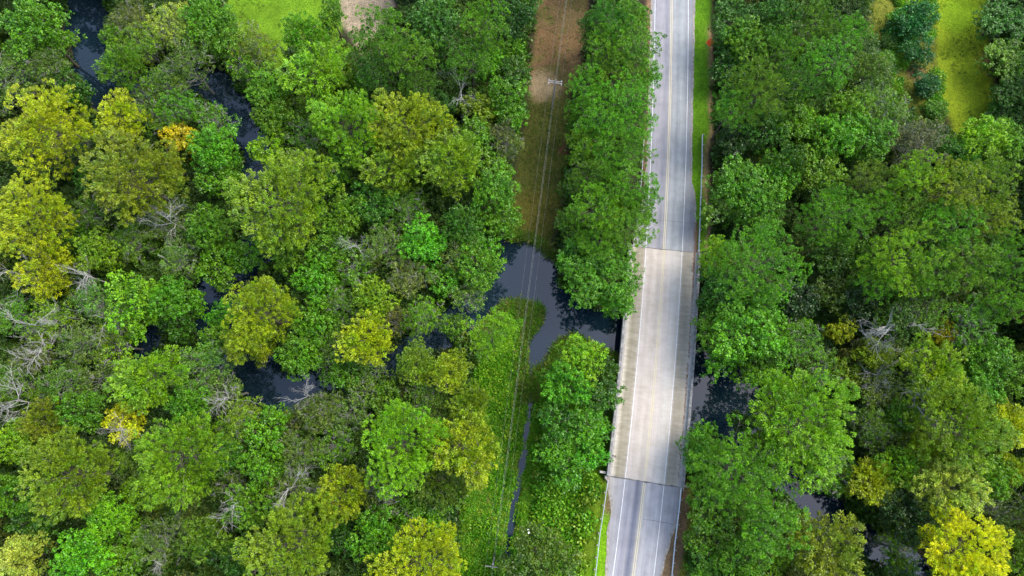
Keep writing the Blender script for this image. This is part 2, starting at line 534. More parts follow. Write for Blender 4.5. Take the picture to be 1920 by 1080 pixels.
# ------------------------------------------------------------------ terrain
GX0, GX1, GY0, GY1, GS = -150.0, 150.0, -46.0, 135.0, 0.6
gx = np.arange(GX0, GX1 + 0.01, GS); gy = np.arange(GY0, GY1 + 0.01, GS)
GXX, GYY = np.meshgrid(gx, gy)
HH = height(GXX, GYY)
nx, ny = len(gx), len(gy)
ids = np.arange(nx * ny).reshape(ny, nx)
quads = np.stack([ids[:-1, :-1], ids[:-1, 1:], ids[1:, 1:], ids[1:, :-1]], -1).reshape(-1, 4)
wX, wY = GXX + 1.0 * wob(GXX, GYY, 3), GYY + 1.0 * wob(GXX, GYY, 4)
FLOOR = np.array((0.036, 0.028, 0.018))
colr = np.zeros((ny, nx, 3)) + FLOOR
mossy = sstep(wob(GXX, GYY, 5), -0.3, 0.6)[..., None]
colr = colr * (1 - 0.6 * mossy) + np.array((0.030, 0.050, 0.016)) * 0.6 * mossy
def blend(mask, c):
    global colr
    colr = colr * (1 - mask[..., None]) + np.array(c) * mask[..., None]
def soft(name, w=0.8): return 1 - sstep(poly_sd(wX, wY, W_reg[name]), -w, w)
def pblob(px, py, rpx, z=0, w=0.5):
    x, y = P(px, py, z); r = rpx * ray_scale(py, z)
    d = np.hypot(wX - x, wY - y)
    return 1 - sstep(d, r * (1 - w), r * (1 + w))
blend(soft('lawn'), (0.115, 0.225, 0.012))
blend(soft('sand_patch'), (0.34, 0.27, 0.19))
cs = soft('cleared_strip')
blend(cs, (0.075, 0.080, 0.016))
northness = sstep(wY, P(1000, 215)[1], P(1000, 130)[1])
blend(cs * northness, (0.125, 0.078, 0.038))
blend(cs * northness * sstep(wob(GXX * 3, GYY * 3, 15), -0.1, 0.5) * 0.7, (0.085, 0.085, 0.022))
blend(cs * pblob(1012, 165, 30), (0.27, 0.20, 0.115))
blend(cs * pblob(1075, 30, 36) * 0.7, (0.10, 0.075, 0.03))
blend(cs * pblob(1056, 285, 14), (0.13, 0.06, 0.03))
blend(cs * pblob(1020, 400, 45) * 0.8, (0.115, 0.10, 0.018))
blend(soft('creeper_bed'), (0.075, 0.15, 0.010))
blend(pblob(925, 925, 22) * 0.5, (0.16, 0.10, 0.05))
gl = soft('grass_lane', 1.0)
blend(gl, (0.20, 0.265, 0.012))
blend(gl * pblob(1860, 120, 22, w=0.6), (0.13, 0.08, 0.035))
blend(gl * pblob(1800, 30, 40) * 0.8, (0.15, 0.27, 0.010))
blend(soft('scrub_patch'), (0.13, 0.145, 0.02))
blend(pblob(1700, 70, 22), (0.15, 0.085, 0.045)); blend(pblob(1718, 140, 18), (0.15, 0.085, 0.045))
blend(pblob(1310, 265, 26) * 0.0, (0, 0, 0))
# verges beside the road, on the embankment
UU = wX - road_x(wY)
offbridge = 1 - (sstep(wY, Y_S - 1, Y_S + 1) * (1 - sstep(wY, Y_N - 1, Y_N + 1)))
vr = (1 - sstep(UU, 7.8, 9.0)) * sstep(UU, 3, 4) * sstep(wY, Y_N, Y_N + 1)
blend(vr, (0.085, 0.195, 0.008))
strip_b = np.exp(-((UU - 8.3) / 0.5) ** 2) * sstep(wY, Y_N - 1, Y_N + 1)
blend(strip_b * 0.95 * (1 - sstep(wY, P(0, 60, 3)[1], P(0, 40, 3)[1])), (0.26, 0.17, 0.09))
vs = (1 - sstep(wY, Y_S - 1, Y_S + 1))
blend(vs * sstep(UU, 3, 4) * (1 - sstep(UU, 7.2, 7.9)), (0.17, 0.11, 0.06))
blend(vs * sstep(UU, 7.2, 8.0) * (1 - sstep(UU, 10, 13)), (0.13, 0.14, 0.018))
south = 1 - sstep(wY, P(0, 985, 3)[1], P(0, 955, 3)[1])
blend(vs * sstep(-UU, 3, 4) * (1 - sstep(-UU, 7.0, 8.2)), (0.15, 0.11, 0.05))
blend(south * sstep(-UU, 3, 4) * (1 - sstep(-UU, 7.4, 8.4)), (0.14, 0.30, 0.008))
blend(vs * sstep(-UU, 7.0, 7.6) * (1 - sstep(-UU, 10.5, 13)), (0.125, 0.20, 0.012))
blend(vs * sstep(-UU, 9.6, 11) * (1 - sstep(-UU, 10.5, 14)) * 0.0, (0.1, 0.2, 0.01))
vn = (1 - sstep(-UU, 4.2, 5.2)) * sstep(-UU, 3, 3.3) * sstep(wY, Y_N, Y_N + 1)
blend(vn, (0.20, 0.12, 0.07))
wd = water_sd(GXX, GYY)
blend(1 - sstep(wd, -0.6, 0.9), (0.030, 0.024, 0.016))

CX = (GXX[:-1, :-1] + GS / 2 ); CY = (GYY[:-1, :-1] + GS / 2)
cwX, cwY = CX + wob(CX, CY, 3), CY + wob(CX, CY, 4)
region = np.zeros(CX.shape, int)
names = ['ground', 'lawn', 'sand_patch', 'cleared_strip', 'creeper_ground', 'grass_lane', 'scrub_ground', 'grass_verge']
for k, key in enumerate(['lawn', 'sand_patch', 'cleared_strip', 'creeper_bed', 'grass_lane', 'scrub_patch']):
    region[poly_sd(cwX, cwY, W_reg[key]) < 0] = k + 1
cu = CX - road_x(CY)
region[(np.abs(cu) < 9.5) & ((CY > Y_N) | (CY < Y_S))] = 7
region = region.ravel()
V_ALL = np.stack([GXX.ravel(), GYY.ravel(), HH.ravel()], -1)
C_ALL = np.concatenate([colr.reshape(-1, 3), np.ones((nx * ny, 1))], 1)
for k, nm in enumerate(names):
    q = quads[region == k]
    used, inv = np.unique(q, return_inverse=True)
    v, c, q = V_ALL[used], C_ALL[used], inv.reshape(-1, 4)
    if nm == 'ground':       # one sheet that goes on to the horizon
        B = 3000.0
        ring = [(-B, -B), (GX0, GY0), (GX1, GY0), (B, -B), (B, B), (GX1, GY1), (GX0, GY1), (-B, B)]
        rv = np.array([(x, y, -0.02) for x, y in ring]); n0 = len(v)
        v = np.concatenate([v, rv]); c = np.concatenate([c, np.tile(np.array([*FLOOR, 1.0]), (8, 1))])
        q = np.concatenate([q, np.array([(0, 3, 2, 1), (3, 4, 5, 2), (4, 7, 6, 5), (7, 0, 1, 6)]) + n0])
    me = np_mesh(nm, v, q, {'col': ('FLOAT_COLOR', c)}, smooth=True)
    me.materials.append(M['ground'])
    tag(link(bpy.data.objects.new(nm, me)), kind='structure')

wm = MB()
wm.add([(-150, -46, WATER_Z), (150, -46, WATER_Z), (150, 135, WATER_Z), (-150, 135, WATER_Z)], [(0, 1, 2, 3)])
tag(wm.build('water', M['water']), kind='structure')

# ------------------------------------------------------------------ road and bridge
def strip_mesh(name, y0, y1, left, right, z, material, parent=None, step=1.0, thick=0.0):
    """left/right: numbers or functions of world y giving metres from the centre line"""
    n = max(2, int(abs(y1 - y0) / step) + 1)
    ys = np.linspace(y0, y1, n)
    L = left if callable(left) else (lambda y: left)
    R = right if callable(right) else (lambda y: right)
    v, f, uvs = [], [], []
    K = 4
    for y in ys:
        for k in range(K + 1):
            u = L(y) + (R(y) - L(y)) * k / K
            v.append(road_pt(u, y, z)); uvs.append((u, y))
    for i in range(n - 1):
        for k in range(K):
            a = i * (K + 1) + k
            f.append((a, a + 1, a + K + 2, a + K + 1))
    if thick:
        m0 = len(v)
        v += [(x, y, zz - thick) for x, y, zz in v]; uvs += uvs
        f += [tuple(m0 + q for q in reversed(ff)) for ff in f]
        for i in range(n - 1):
            a = i * (K + 1); f.append((a, a + K + 1, m0 + a + K + 1, m0 + a))
            b_ = a + K; f.append((b_ + K + 1, b_, m0 + b_, m0 + b_ + K + 1))
        for k in range(K):
            f.append((k + 1, k, m0 + k, m0 + k + 1))
            e = (n - 1) * (K + 1) + k; f.append((e, e + 1, m0 + e + 1, m0 + e))
    me = bpy.data.meshes.new(name)
    me.from_pydata(v, [], f)
    uvl = me.uv_layers.new(name='road')
    for lp in me.loops:
        uvl.data[lp.index].uv = uvs[lp.vertex_index]
    me.materials.append(material)
    me.update()
    return link(bpy.data.objects.new(name, me), parent)

def edge_fn(pts, wobble=0.10):
    """pixel outline -> offset from centre line as a function of y"""
    w = [P(x, y, ROAD_Z) for x, y in pts]
    ys = np.array([p[1] for p in w]); us = np.array([p[0] - road_x(p[1]) for p in w])
    o = np.argsort(ys)
    ys, us = ys[o], us[o]
    return lambda y: float(np.interp(y, ys, us) + wobble * (math.sin(y * 1.9) * 0.5 + math.sin(y * 4.3 + 1) * 0.4 + math.sin(y * 0.7) * 0.5))

JN, JS = Y_N, Y_S          # joints (slightly skewed in the photo; kept square to the road)
nr = edge_fn([(1304, 466), (1303, 440), (1302, 400), (1301, 355), (1294, 325), (1295, 250), (1297, 150), (1300, 0), (1302, -150), (1303, -330)])
nl = edge_fn([(1190, 466), (1195, 430), (1203, 400), (1212, 350), (1216, 300), (1219, 200), (1222, 100), (1224, 0), (1225, -330)])
sl = edge_fn([(1142, 900), (1144, 930), (1150, 950), (1150, 965), (1145, 985), (1141, 1000), (1142, 1030), (1139, 1080), (1128, 1180), (1106, 1340)])
sr = edge_fn([(1273, 918), (1271, 940), (1269, 960), (1263, 975), (1258, 985), (1253, 1005), (1247, 1025), (1241, 1055), (1236, 1080), (1222, 1180), (1198, 1340)])
Y_TOP, Y_BOT = row_y(-330), row_y(1340)
# the road bends with the embankment; gravel sheet underneath gives the pale ragged edge
tag(strip_mesh('gravel_shoulder', JN + 0.05, Y_TOP, lambda y: nl(y + 0.7) - 0.45, lambda y: nr(y + 0.9) + 0.38, ROAD_Z - 0.03, M['gravel'], step=0.5), kind='structure')
tag(strip_mesh('gravel_shoulder', Y_BOT, JS - 0.05, lambda y: sl(y + 0.7) - 0.35, lambda y: sr(y + 0.9) + 0.3, ROAD_Z - 0.03, M['gravel'], step=0.5), kind='structure')
road_n = tag(strip_mesh('road', JN + 0.03, Y_TOP, nl, nr, ROAD_Z, M['asphalt_n'], step=0.5), kind='structure')
road_s = tag(strip_mesh('road', Y_BOT, JS - 0.03, sl, sr, ROAD_Z, M['asphalt_s'], step=0.5), kind='structure')

bridge = empty('road_bridge', road_pt(0, (JN + JS) / 2, 0))
bridge_inv = Vector(bridge.location)
tag(bridge, 'pale concrete road bridge with stained shoulders and low parapets over the creek', 'bridge')
def on_bridge(o):
    o.parent = bridge
    o.location = -bridge_inv
    return o
on_bridge(strip_mesh('deck', JS, JN, -6.9, 6.9, ROAD_Z + 0.004, M['deck'], step=0.6, thick=0.45))

def markings(y0, y1, z, par=None, br=False):
    out = []
    for nm, u, w, mt in (('edge_line', -3.5, 0.115, 'white_paint'), ('edge_line', 3.5, 0.115, 'white_paint'),
                         ('centre_line', -0.17, 0.13, 'yellow_paint'), ('centre_line', 0.14, 0.12, 'yellow_paint')):
        o = strip_mesh(nm, y0, y1, u - w / 2, u + w / 2, z, M[mt], par, step=1.5)
        if br: on_bridge(o)
markings(JN + 0.1, Y_TOP, ROAD_Z + 0.004, road_n)
markings(Y_BOT, JS - 0.1, ROAD_Z + 0.004, road_s)
markings(JS + 0.12, JN - 0.08, ROAD_Z + 0.008, None, True)
# joints: tar seams across the road at both bridge ends and two cracks
def seam(name, pts, w, z, mat, parent=None):
    mb = MB()
    for a, b in zip(pts[:-1], pts[1:]):
        a, b = np.array(a), np.array(b)
        d = b - a; L = np.linalg.norm(d); d = d / L
        s = np.array((-d[1], d[0]))
        ww = w * random.uniform(0.6, 1.4)
        mb.add([(*(a - s * ww / 2), z), (*(b - s * ww / 2), z), (*(b + s * ww / 2), z), (*(a + s * ww / 2), z)], [(0, 1, 2, 3)])
    return mb.build(name, mat, parent)
random.seed(4)
def cross_seam(y, u0, u1, z, w, jit=0.03):
    n = 26
    return [road_pt(u0 + (u1 - u0) * k / n, y + random.uniform(-jit, jit), z)[:2] for k in range(n + 1)]
seam('joint_seam', cross_seam(JN + 0.02, -6.6, 6.6, 0, 0.1), 0.13, ROAD_Z + 0.012, M['tar'], road_n)
seam('joint_seam', cross_seam(JS - 0.02, -6.7, 6.7, 0, 0.1, 0.05), 0.22, ROAD_Z + 0.012, M['tar'], road_s)
yc = row_y(972)
seam('crack', cross_seam(yc, 0.5, 6.0, 0, 0.1, 0.06), 0.06, ROAD_Z + 0.012, M['tar'], road_s)
yc = row_y(414)
seam('crack', cross_seam(yc, -3.0, 6.0, 0, 0.1, 0.05), 0.05, ROAD_Z + 0.012, M['tar'], road_n)

# parapets: kerb, posts and rail beam
for side in (-1, 1):
    par = empty('parapet', (0, 0, 0)); on_bridge(par)
    strip_mesh('kerb', JS, JN, min(side * 6.05, side * 6.95), max(side * 6.05, side * 6.95), ROAD_Z + 0.17, M['clean_concrete'], par, step=1.5, thick=0.30)
    strip_mesh('rail_beam', JS + 0.1, JN - 0.1, min(side * 6.48, side * 6.92), max(side * 6.48, side * 6.92), ROAD_Z + 0.86, M['parapet'], par, step=1.5, thick=0.28)
    n = 18
    for i in range(n):
        y = JS + 0.5 + (JN - JS - 1.0) * i / (n - 1)
        x0, y0, _ = road_pt(side * 6.7, y)
        tx, ty = road_dir(y)
        mb = MB()
        mb.box((x0, y0, ROAD_Z + 0.375), (0.17 * ty, -0.17 * tx, 0), (0.17 * tx, 0.17 * ty, 0), (0, 0, 0.204))
        mb.build('parapet_post', M['parapet'], par)
# beams under the deck, piers and abutments
for u in (-5.6, -2.8, 0, 2.8, 5.6):
    strip_mesh('girder', JS + 0.2, JN - 0.2, u - 0.22, u + 0.22, ROAD_Z - 0.446, M['parapet'], None, step=3, thick=0.8)
    on_bridge(COL.objects[-1])
for k in (1, 2, 3):
    y = JS + (JN - JS) * k / 4
    tx, ty = road_dir(y)
    cx, cy, _ = road_pt(0, y)
    mb = MB(); mb.box((cx, cy, ROAD_Z - 1.56), (6.4 * ty, -6.4 * tx, 0), (0.45 * tx, 0.45 * ty, 0), (0, 0, 0.30))
    on_bridge(mb.build('pier_cap', M['parapet']))
    for u in (-5.2, -1.75, 1.75, 5.2):
        x0, y0, _ = road_pt(u, y)
        mb = MB(); mb.tube([(x0, y0, -3.2), (x0, y0, ROAD_Z - 1.85)], [0.25, 0.25], 8)
        on_bridge(mb.build('pile', M['parapet']))
for y, sgn in ((JS - 0.35, -1), (JN + 0.35, 1)):
    tx, ty = road_dir(y)
    cx, cy, _ = road_pt(0, y)
    mb = MB(); mb.box((cx, cy, ROAD_Z - 2.1), (7.1 * ty, -7.1 * tx, 0), (0.3 * tx, 0.3 * ty, 0), (0, 0, 2.0))
    on_bridge(mb.build('abutment', M['clean_concrete']))
# short pale end beams sticking out beside the bridge ends
for (ua, ub, y) in ((-8.15, -6.97, JS + 0.45), (6.97, 7.9, JS + 0.35), (6.97, 7.9, JN - 0.25)):
    xa, ya, _ = road_pt(ua, y); xb, yb, _ = road_pt(ub, y)
    mb = MB(); mb.box(((xa + xb) / 2, (ya + yb) / 2, ROAD_Z - 0.25), ((xb - xa) / 2, (yb - ya) / 2, 0), (0.0, 0.2, 0), (0, 0, 0.35))
    on_bridge(mb.build('end_beam', M['clean_concrete']))

# guardrails
def guardrail(pts_px, label, side, flare=False):
    w = [P(x, y, ROAD_Z + 0.7) for x, y in pts_px]
    base = empty('guardrail', (w[0][0], w[0][1], ROAD_Z - 0.1))
    tag(base, label, 'guardrail', 'steel guardrails along the road')
    o = Vector(base.location)
    # resample
    pts = []
    for a, b in zip(w[:-1], w[1:]):
        L = math.hypot(b[0] - a[0], b[1] - a[1]); n = max(1, int(L / 1.0))
        for i in range(n):
            pts.append((a[0] + (b[0] - a[0]) * i / n, a[1] + (b[1] - a[1]) * i / n))
    pts.append(w[-1])
    prof = [(-0.05, 0.31), (-0.09, 0.23), (-0.09, 0.15), (-0.01, 0.08), (-0.01, 0.0), (-0.09, -0.07), (-0.09, -0.15), (-0.05, -0.23)]
    prof = prof + [(x + 0.02, z) for x, z in reversed(prof)]
    mb = MB(); v, f = [], []
    K = len(prof)
    zc = ROAD_Z + 0.5
    for i, p in enumerate(pts):
        a, b = pts[max(0, i - 1)], pts[min(len(pts) - 1, i + 1)]
        d = np.array((b[0] - a[0], b[1] - a[1])); d /= np.linalg.norm(d)
        s = np.array((-d[1], d[0])) * side
        for (q, z) in prof:
            v.append((p[0] + s[0] * q * 1.3 - o.x, p[1] + s[1] * q * 1.3 - o.y, zc + z - o.z))
    for i in range(len(pts) - 1):
        for k in range(K):
            a = i * K + k; b = i * K + (k + 1) % K
            f.append((a, b, b + K, a + K))
    f.append(tuple(range(K))); f.append(tuple(range((len(pts) - 1) * K, len(pts) * K))[::-1])
    mb.add(v, f)
    mb.build('rail', M['galv'], base)
    acc = 0.0
    for i in range(0, len(pts), 2):
        p = pts[i]
        a, b = pts[max(0, i - 1)], pts[min(len(pts) - 1, i + 1)]
        d = np.array((b[0] - a[0], b[1] - a[1])); d /= np.linalg.norm(d)
        s = np.array((-d[1], d[0])) * side
        mb = MB()
        mb.box((p[0] + s[0] * 0.17 - o.x, p[1] + s[1] * 0.17 - o.y, 0.05), (s[0] * 0.13, s[1] * 0.13, 0), (d[0] * 0.10, d[1] * 0.10, 0), (0, 0, 0.75))
        mb.build('post', M['wood_post'], base)
guardrail([(1311, 472), (1312.5, 440), (1314.5, 380), (1317, 320), (1318, 252)], 'long steel guardrail beside the grass verge above the upper bridge end', -1)
guardrail([(1278.5, 915), (1274, 960), (1266.5, 1020), (1261, 1080), (1250, 1180)], 'steel guardrail running down from the lower bridge end on the tree side', 1)
guardrail([(1139.5, 900), (1131, 960), (1124.5, 1000), (1116, 1080), (1103, 1180)], 'steel guardrail running down from the lower bridge end on the ditch side', -1)
guardrail([(1187, 462), (1196, 400), (1203, 330), (1207, 260)], 'steel guardrail half hidden under the roadside pines', 1)

# ------------------------------------------------------------------ power line
POLE_H = 11.0
p1 = P(1041, 154, POLE_H - 0.6); p2 = P(923.5, 1063, POLE_H - 0.6)
dv = np.array(p1) - np.array(p2); span = np.linalg.norm(dv); dn = dv / span
arm_d = np.array((dn[1], -dn[0]))
pole_pts = [tuple(np.array(p2) - dv), p2, p1, tuple(np.array(p1) + dv)]
attach = {}
for i, (x, y) in enumerate(pole_pts):
    zb = hz(x, y) if abs(y) < 130 else 0.0
    b = empty('utility_pole', (x, y, zb))
    if i == 1: lab = 'wooden utility pole with one pale crossarm standing in the creepers by the ditch'
    elif i == 2: lab = 'wooden utility pole with double crossarm standing on the brown cleared strip'
    elif i == 0: lab = 'next wooden utility pole of the line below the lower creeper bed'
    else: lab = 'farther wooden utility pole of the line above the brown cleared strip'
    tag(b, lab, 'utility pole', 'wooden poles of the power line')
    mb = MB(); mb.tube([(0, 0, -0.3), (0, 0, POLE_H / 2), (0, 0, POLE_H)], [0.16, 0.14, 0.11], 10)
    mb.build('pole', M['pole_wood'], b)
    att = []
    za = POLE_H - 0.75
    if i == 1 or i == 0:
        arms = [0.0]; half = 1.25
    else:
        arms = [-0.18, 0.18]; half = 1.35
    for off in arms:
        mb = MB(); mb.box((dn[0] * off, dn[1] * off, za), (arm_d[0] * half, arm_d[1] * half, 0), (dn[0] * 0.07, dn[1] * 0.07, 0), (0, 0, 0.06))
        mb.build('crossarm', M['arm'], b)
    for s in (-half + 0.12, half - 0.12):
        for off in ([0.0] if len(arms) == 1 else [-0.55, 0.55]):
            mb = MB()
            cx, cy = arm_d[0] * s + dn[0] * off, arm_d[1] * s + dn[1] * off
            if len(arms) == 1:
                mb.tube([(cx, cy, za + 0.04), (cx, cy, za + 0.15), (cx, cy, za + 0.30)], [0.05, 0.09, 0.04], 8)
            else:
                e = np.array((cx, cy)); c = e - dn * (0.45 if off > 0 else -0.45)
                mb.tube([(c[0], c[1], za), (*(c + (e - c) * 0.5), za), (e[0], e[1], za)], [0.05, 0.08, 0.04], 8)
            mb.build('insulator', M['ceramic'], b)
        att.append((x + arm_d[0] * s, y + arm_d[1] * s, zb + za + (0.3 if len(arms) == 1 else 0)))
    mb = MB(); mb.tube([(0, 0, POLE_H - 0.02), (0, 0, POLE_H + 0.15), (0, 0, POLE_H + 0.32)], [0.05, 0.09, 0.04], 8)
    mb.build('insulator', M['ceramic'], b)
    # angled brace up the pole
    mb = MB(); mb.box((arm_d[0] * 0.35, arm_d[1] * 0.35, za - 0.35), (arm_d[0] * 0.35, arm_d[1] * 0.35, 0.3), (dn[0] * 0.02, dn[1] * 0.02, 0), (0.0, 0, 0.03))
    mb.build('brace', M['galv'], b)
    if i == 1:
        mb = MB(); mb.box((dn[0] * 0.30, dn[1] * 0.30, POLE_H - 1.7), (arm_d[0] * 0.12, arm_d[1] * 0.12, 0), (dn[0] * 0.14, dn[1] * 0.14, 0), (0, 0, 0.35))
        mb.build('pole_box', M['ceramic'], b)
    att.append((x, y, zb + POLE_H + 0.32))
    att.append((x + arm_d[0] * 0.18, y + arm_d[1] * 0.18, zb + POLE_H - 2.6))
    attach[i] = att
wl = ['thin outer wire of the power line on the ditch-less forest side', 'thin outer wire of the power line on the road side',
      'pale top wire of the power line above the pole tips', 'lower neutral wire of the power line under the crossarms']
wl[0] = 'thin outer wire of the power line nearest the swamp forest'
for k in range(4):
    for sidx, seg in enumerate(('below the lower pole', 'between the two visible poles over the pool', 'above the double crossarm pole')):
        a, b = np.array(attach[sidx][k]), np.array(attach[sidx + 1][k])
        pts = []
        for t in np.linspace(0, 1, 26):
            p = a + (b - a) * t
            p[2] -= 1.6 * 4 * t * (1 - t) * (0.7 if k == 2 else 1)
            pts.append(p)
        mb = MB(); r = 0.006 if k < 2 else 0.011
        o0 = pts[0]
        mb.tube([p - o0 for p in pts], [r] * len(pts), 5)
        o = mb.build('power_wire', M['wire'], None, smooth=True)
        o.location = o0
        tag(o, (wl[k] + ', span ' + seg).replace(', span', ',') if len((wl[k] + seg).split()) < 17 else wl[k].replace(' of the power line', '') + ', ' + seg, 'wire', 'wires of the power line')

# ------------------------------------------------------------------ foliage prototypes
def quad_leaves(p, d, n, L, W):
    """arrays: base point, direction, rough normal, length, width -> verts, faces"""
    s = np.cross(d, n); s /= np.linalg.norm(s, axis=1, keepdims=True) + 1e-9
    nn = np.cross(s, d)
    L = L[:, None]; W = W[:, None]
    v = np.stack([p, p + d * L * 0.55 + s * W * 0.5 + nn * W * 0.12, p + d * L, p + d * L * 0.55 - s * W * 0.5 + nn * W * 0.12], 1).reshape(-1, 3)
    f = np.arange(len(p) * 4).reshape(-1, 4)
    return v, f

def unit(v): return v / (np.linalg.norm(v, axis=-1, keepdims=True) + 1e-9)

STYLE = {   # lobes, lobe radius / R, depth / R, tuft spacing, tuft radius, leaves per tuft, leaf length, leaf width
    'pine':    dict(n=28, lr=0.178, dep=0.55, sp=1.18, tr=0.52, nl=62, L=0.28, W=0.09, gap=0.0, ir=1.5),
    'cypress': dict(n=50, lr=0.136, dep=0.42, sp=1.02, tr=0.38, nl=40, L=0.32, W=0.13, gap=0.06, ir=1.4),
    'broad':   dict(n=28, lr=0.178, dep=0.55, sp=0.86, tr=0.40, nl=30, L=0.30, W=0.20, gap=0.10, ir=1.7),
    'mossy':   dict(n=26, lr=0.17, dep=0.45, sp=0.74, tr=0.40, nl=22, L=0.26, W=0.12, gap=0.30, ir=1.9),
    'bush':    dict(n=12, lr=0.34, dep=0.65, sp=0.50, tr=0.30, nl=22, L=0.26, W=0.12, gap=0.0, ir=0.5),
}
def build_crown(style, R, seed, zbase):
    """crown centred over the origin, its top at zbase + depth; returns mesh and lobe list"""
    st = STYLE[style]
    rng = np.random.default_rng(seed)
    D = st['dep'] * R
    ph = rng.uniform(0, 6.28, 6)
    ir = st['ir']
    def outline(a): return 0.86 + ir * (0.08 * np.sin(2 * a + ph[0]) + 0.07 * np.sin(3 * a + ph[1]) + 0.06 * np.sin(5 * a + ph[2]) + 0.05 * np.sin(8 * a + ph[3]))
    n = int(st['n'] * max(0.55, min(1.3, (R / 7.0) ** 1.1)))
    lrm = st['lr'] * R * (st['n'] / n) ** 0.5 * (1.0 if R > 5 else 0.95)
    cand_pts = []
    for i in range(n):
        best, bd = None, -1
        for _ in range(14):
            a = rng.uniform(0, 2 * math.pi); rr = math.sqrt(rng.uniform(0, 1))
            q = np.array((math.cos(a) * rr, math.sin(a) * rr)) * (R * outline(a) - lrm * 0.6)
            dd = min([np.hypot(*(q - c)) for c in cand_pts] or [9])
            if dd > bd: best, bd = q, dd
        cand_pts.append(best)
    lobes = []
    for q in cand_pts:
        rr = np.hypot(*q) / R
        z = zbase + D * math.sqrt(max(0.0, 1 - rr ** 2 * 0.95)) + rng.normal(0, 0.12) * R - lrm * 0.7
        lobes.append((np.array((q[0], q[1], z)), lrm * rng.uniform(0.72, 1.28)))
    for _ in range(int(n * 0.7)):      # a lower, inner layer
        a = rng.uniform(0, 2 * math.pi); rr = math.sqrt(rng.uniform(0.1, 1.1))
        q = np.array((math.cos(a), math.sin(a))) * rr * R * outline(a) * 0.85
        z = zbase + D * math.sqrt(max(0.0, 1 - min(rr, 1) ** 2 * 0.95)) - lrm * rng.uniform(2.0, 3.2)
        lobes.append((np.array((q[0], q[1], z)), lrm * rng.uniform(0.7, 1.1)))
    for _ in range(0 if style == 'bush' else int(n * 0.4)):      # low boughs round the stem
        a = rng.uniform(0, 2 * math.pi); rr = math.sqrt(rng.uniform(0.0, 0.45))
        lobes.append((np.array((math.cos(a) * rr * R, math.sin(a) * rr * R, zbase * rng.uniform(0.35, 0.95))), lrm * rng.uniform(0.6, 0.95)))
    pb, db, nb, Lb, Wb, tb = [], [], [], [], [], []
    for c, lr in lobes:
        nt_ = max(5, int(2 * math.pi * lr * lr * 1.2 / st['sp'] ** 2))
        k = np.arange(nt_) + 0.5
        zz = 1 - 1.2 * k / nt_
        an = k * 2.39996 + rng.uniform(0, 6.28)
        sr_ = np.sqrt(np.clip(1 - zz * zz, 0, 1))
        dirs = unit(np.stack([sr_ * np.cos(an), sr_ * np.sin(an), zz], -1) + rng.normal(0, 0.22, (nt_, 3)))
        rad = lr * (1 + rng.normal(0, 0.16, nt_))
        if st['gap']:
            keep = rng.uniform(0, 1, nt_) > st['gap']
            dirs, rad = dirs[keep], rad[keep]
        tp = c + dirs * rad[:, None] * np.array((1, 1, 0.85))
        lt = rng.normal(0, 0.11)
        m = len(tp); nl = st['nl']
        trad = np.repeat(st['tr'] * rng.uniform(0.65, 1.25, m), nl)[:, None]
        T = np.repeat(tp, nl, 0); Dn = np.repeat(dirs, nl, 0)
        rnd = rng.normal(0, 1, (m * nl, 3))
        outw = unit(np.concatenate([T[:, :2] / R, np.full((m * nl, 1), 0.25)], 1))
        q = unit(rnd * 0.75 + Dn * 0.55 + np.array((0, 0, 0.45)))          # where on its tuft a leaf sits
        if style == 'pine':
            base = T + q * trad * 0.45
            d = unit(q + rng.normal(0, 0.35, (m * nl, 3)))
            nrm = unit(q * 1.2 + np.array((0, 0, 0.6)) + rng.normal(0, 0.38, (m * nl, 3)))
        elif style == 'cypress':
            base = T + q * trad * np.array((0.9, 0.9, 0.6)) + outw * rng.uniform(-0.5, 0.5, (m * nl, 1)) * trad
            d = unit(outw * 0.8 + rng.normal(0, 0.45, (m * nl, 3)) + q * 0.4)
            nrm = unit(q + np.array((0, 0, 0.5)) + rng.normal(0, 0.35, (m * nl, 3)))
        else:
            base = T + q * trad * rng.uniform(0.6, 1.25, (m * nl, 1))
            d = unit(rng.normal(0, 0.8, (m * nl, 3)) + outw * 0.4)
            nrm = unit(q * 1.1 + np.array((0, 0, 0.4)) + rng.normal(0, 0.42, (m * nl, 3)))
        sc = rng.uniform(0.5, 1.45, m * nl)
        pb.append(base); db.append(d); nb.append(nrm); Lb.append(st['L'] * sc); Wb.append(st['W'] * sc)
        tuft_t = np.repeat(rng.normal(0, 0.17, m), nl)
        tb.append(np.clip(0.45 + lt + tuft_t + rng.normal(0, 0.24, m * nl), 0, 1))
    v, f = quad_leaves(np.concatenate(pb), np.concatenate(db), np.concatenate(nb), np.concatenate(Lb), np.concatenate(Wb))
    t = np.repeat(np.concatenate(tb), 4)
    me = np_mesh('crown', v, f, {'tint': ('FLOAT', t)})
    return me, lobes

def limb_pts(a, b, rng, sag=0.15, n=4, wig=0.06):
    a, b = np.array(a, float), np.array(b, float)
    L = np.linalg.norm(b - a)
    out = []
    for i in range(n + 1):
        t = i / n
        p = a + (b - a) * t
        p[2] += sag * L * (t * t - t)
        if 0 < i < n: p += rng.normal(0, wig * L / 2, 3)
        out.append(p)
    return out

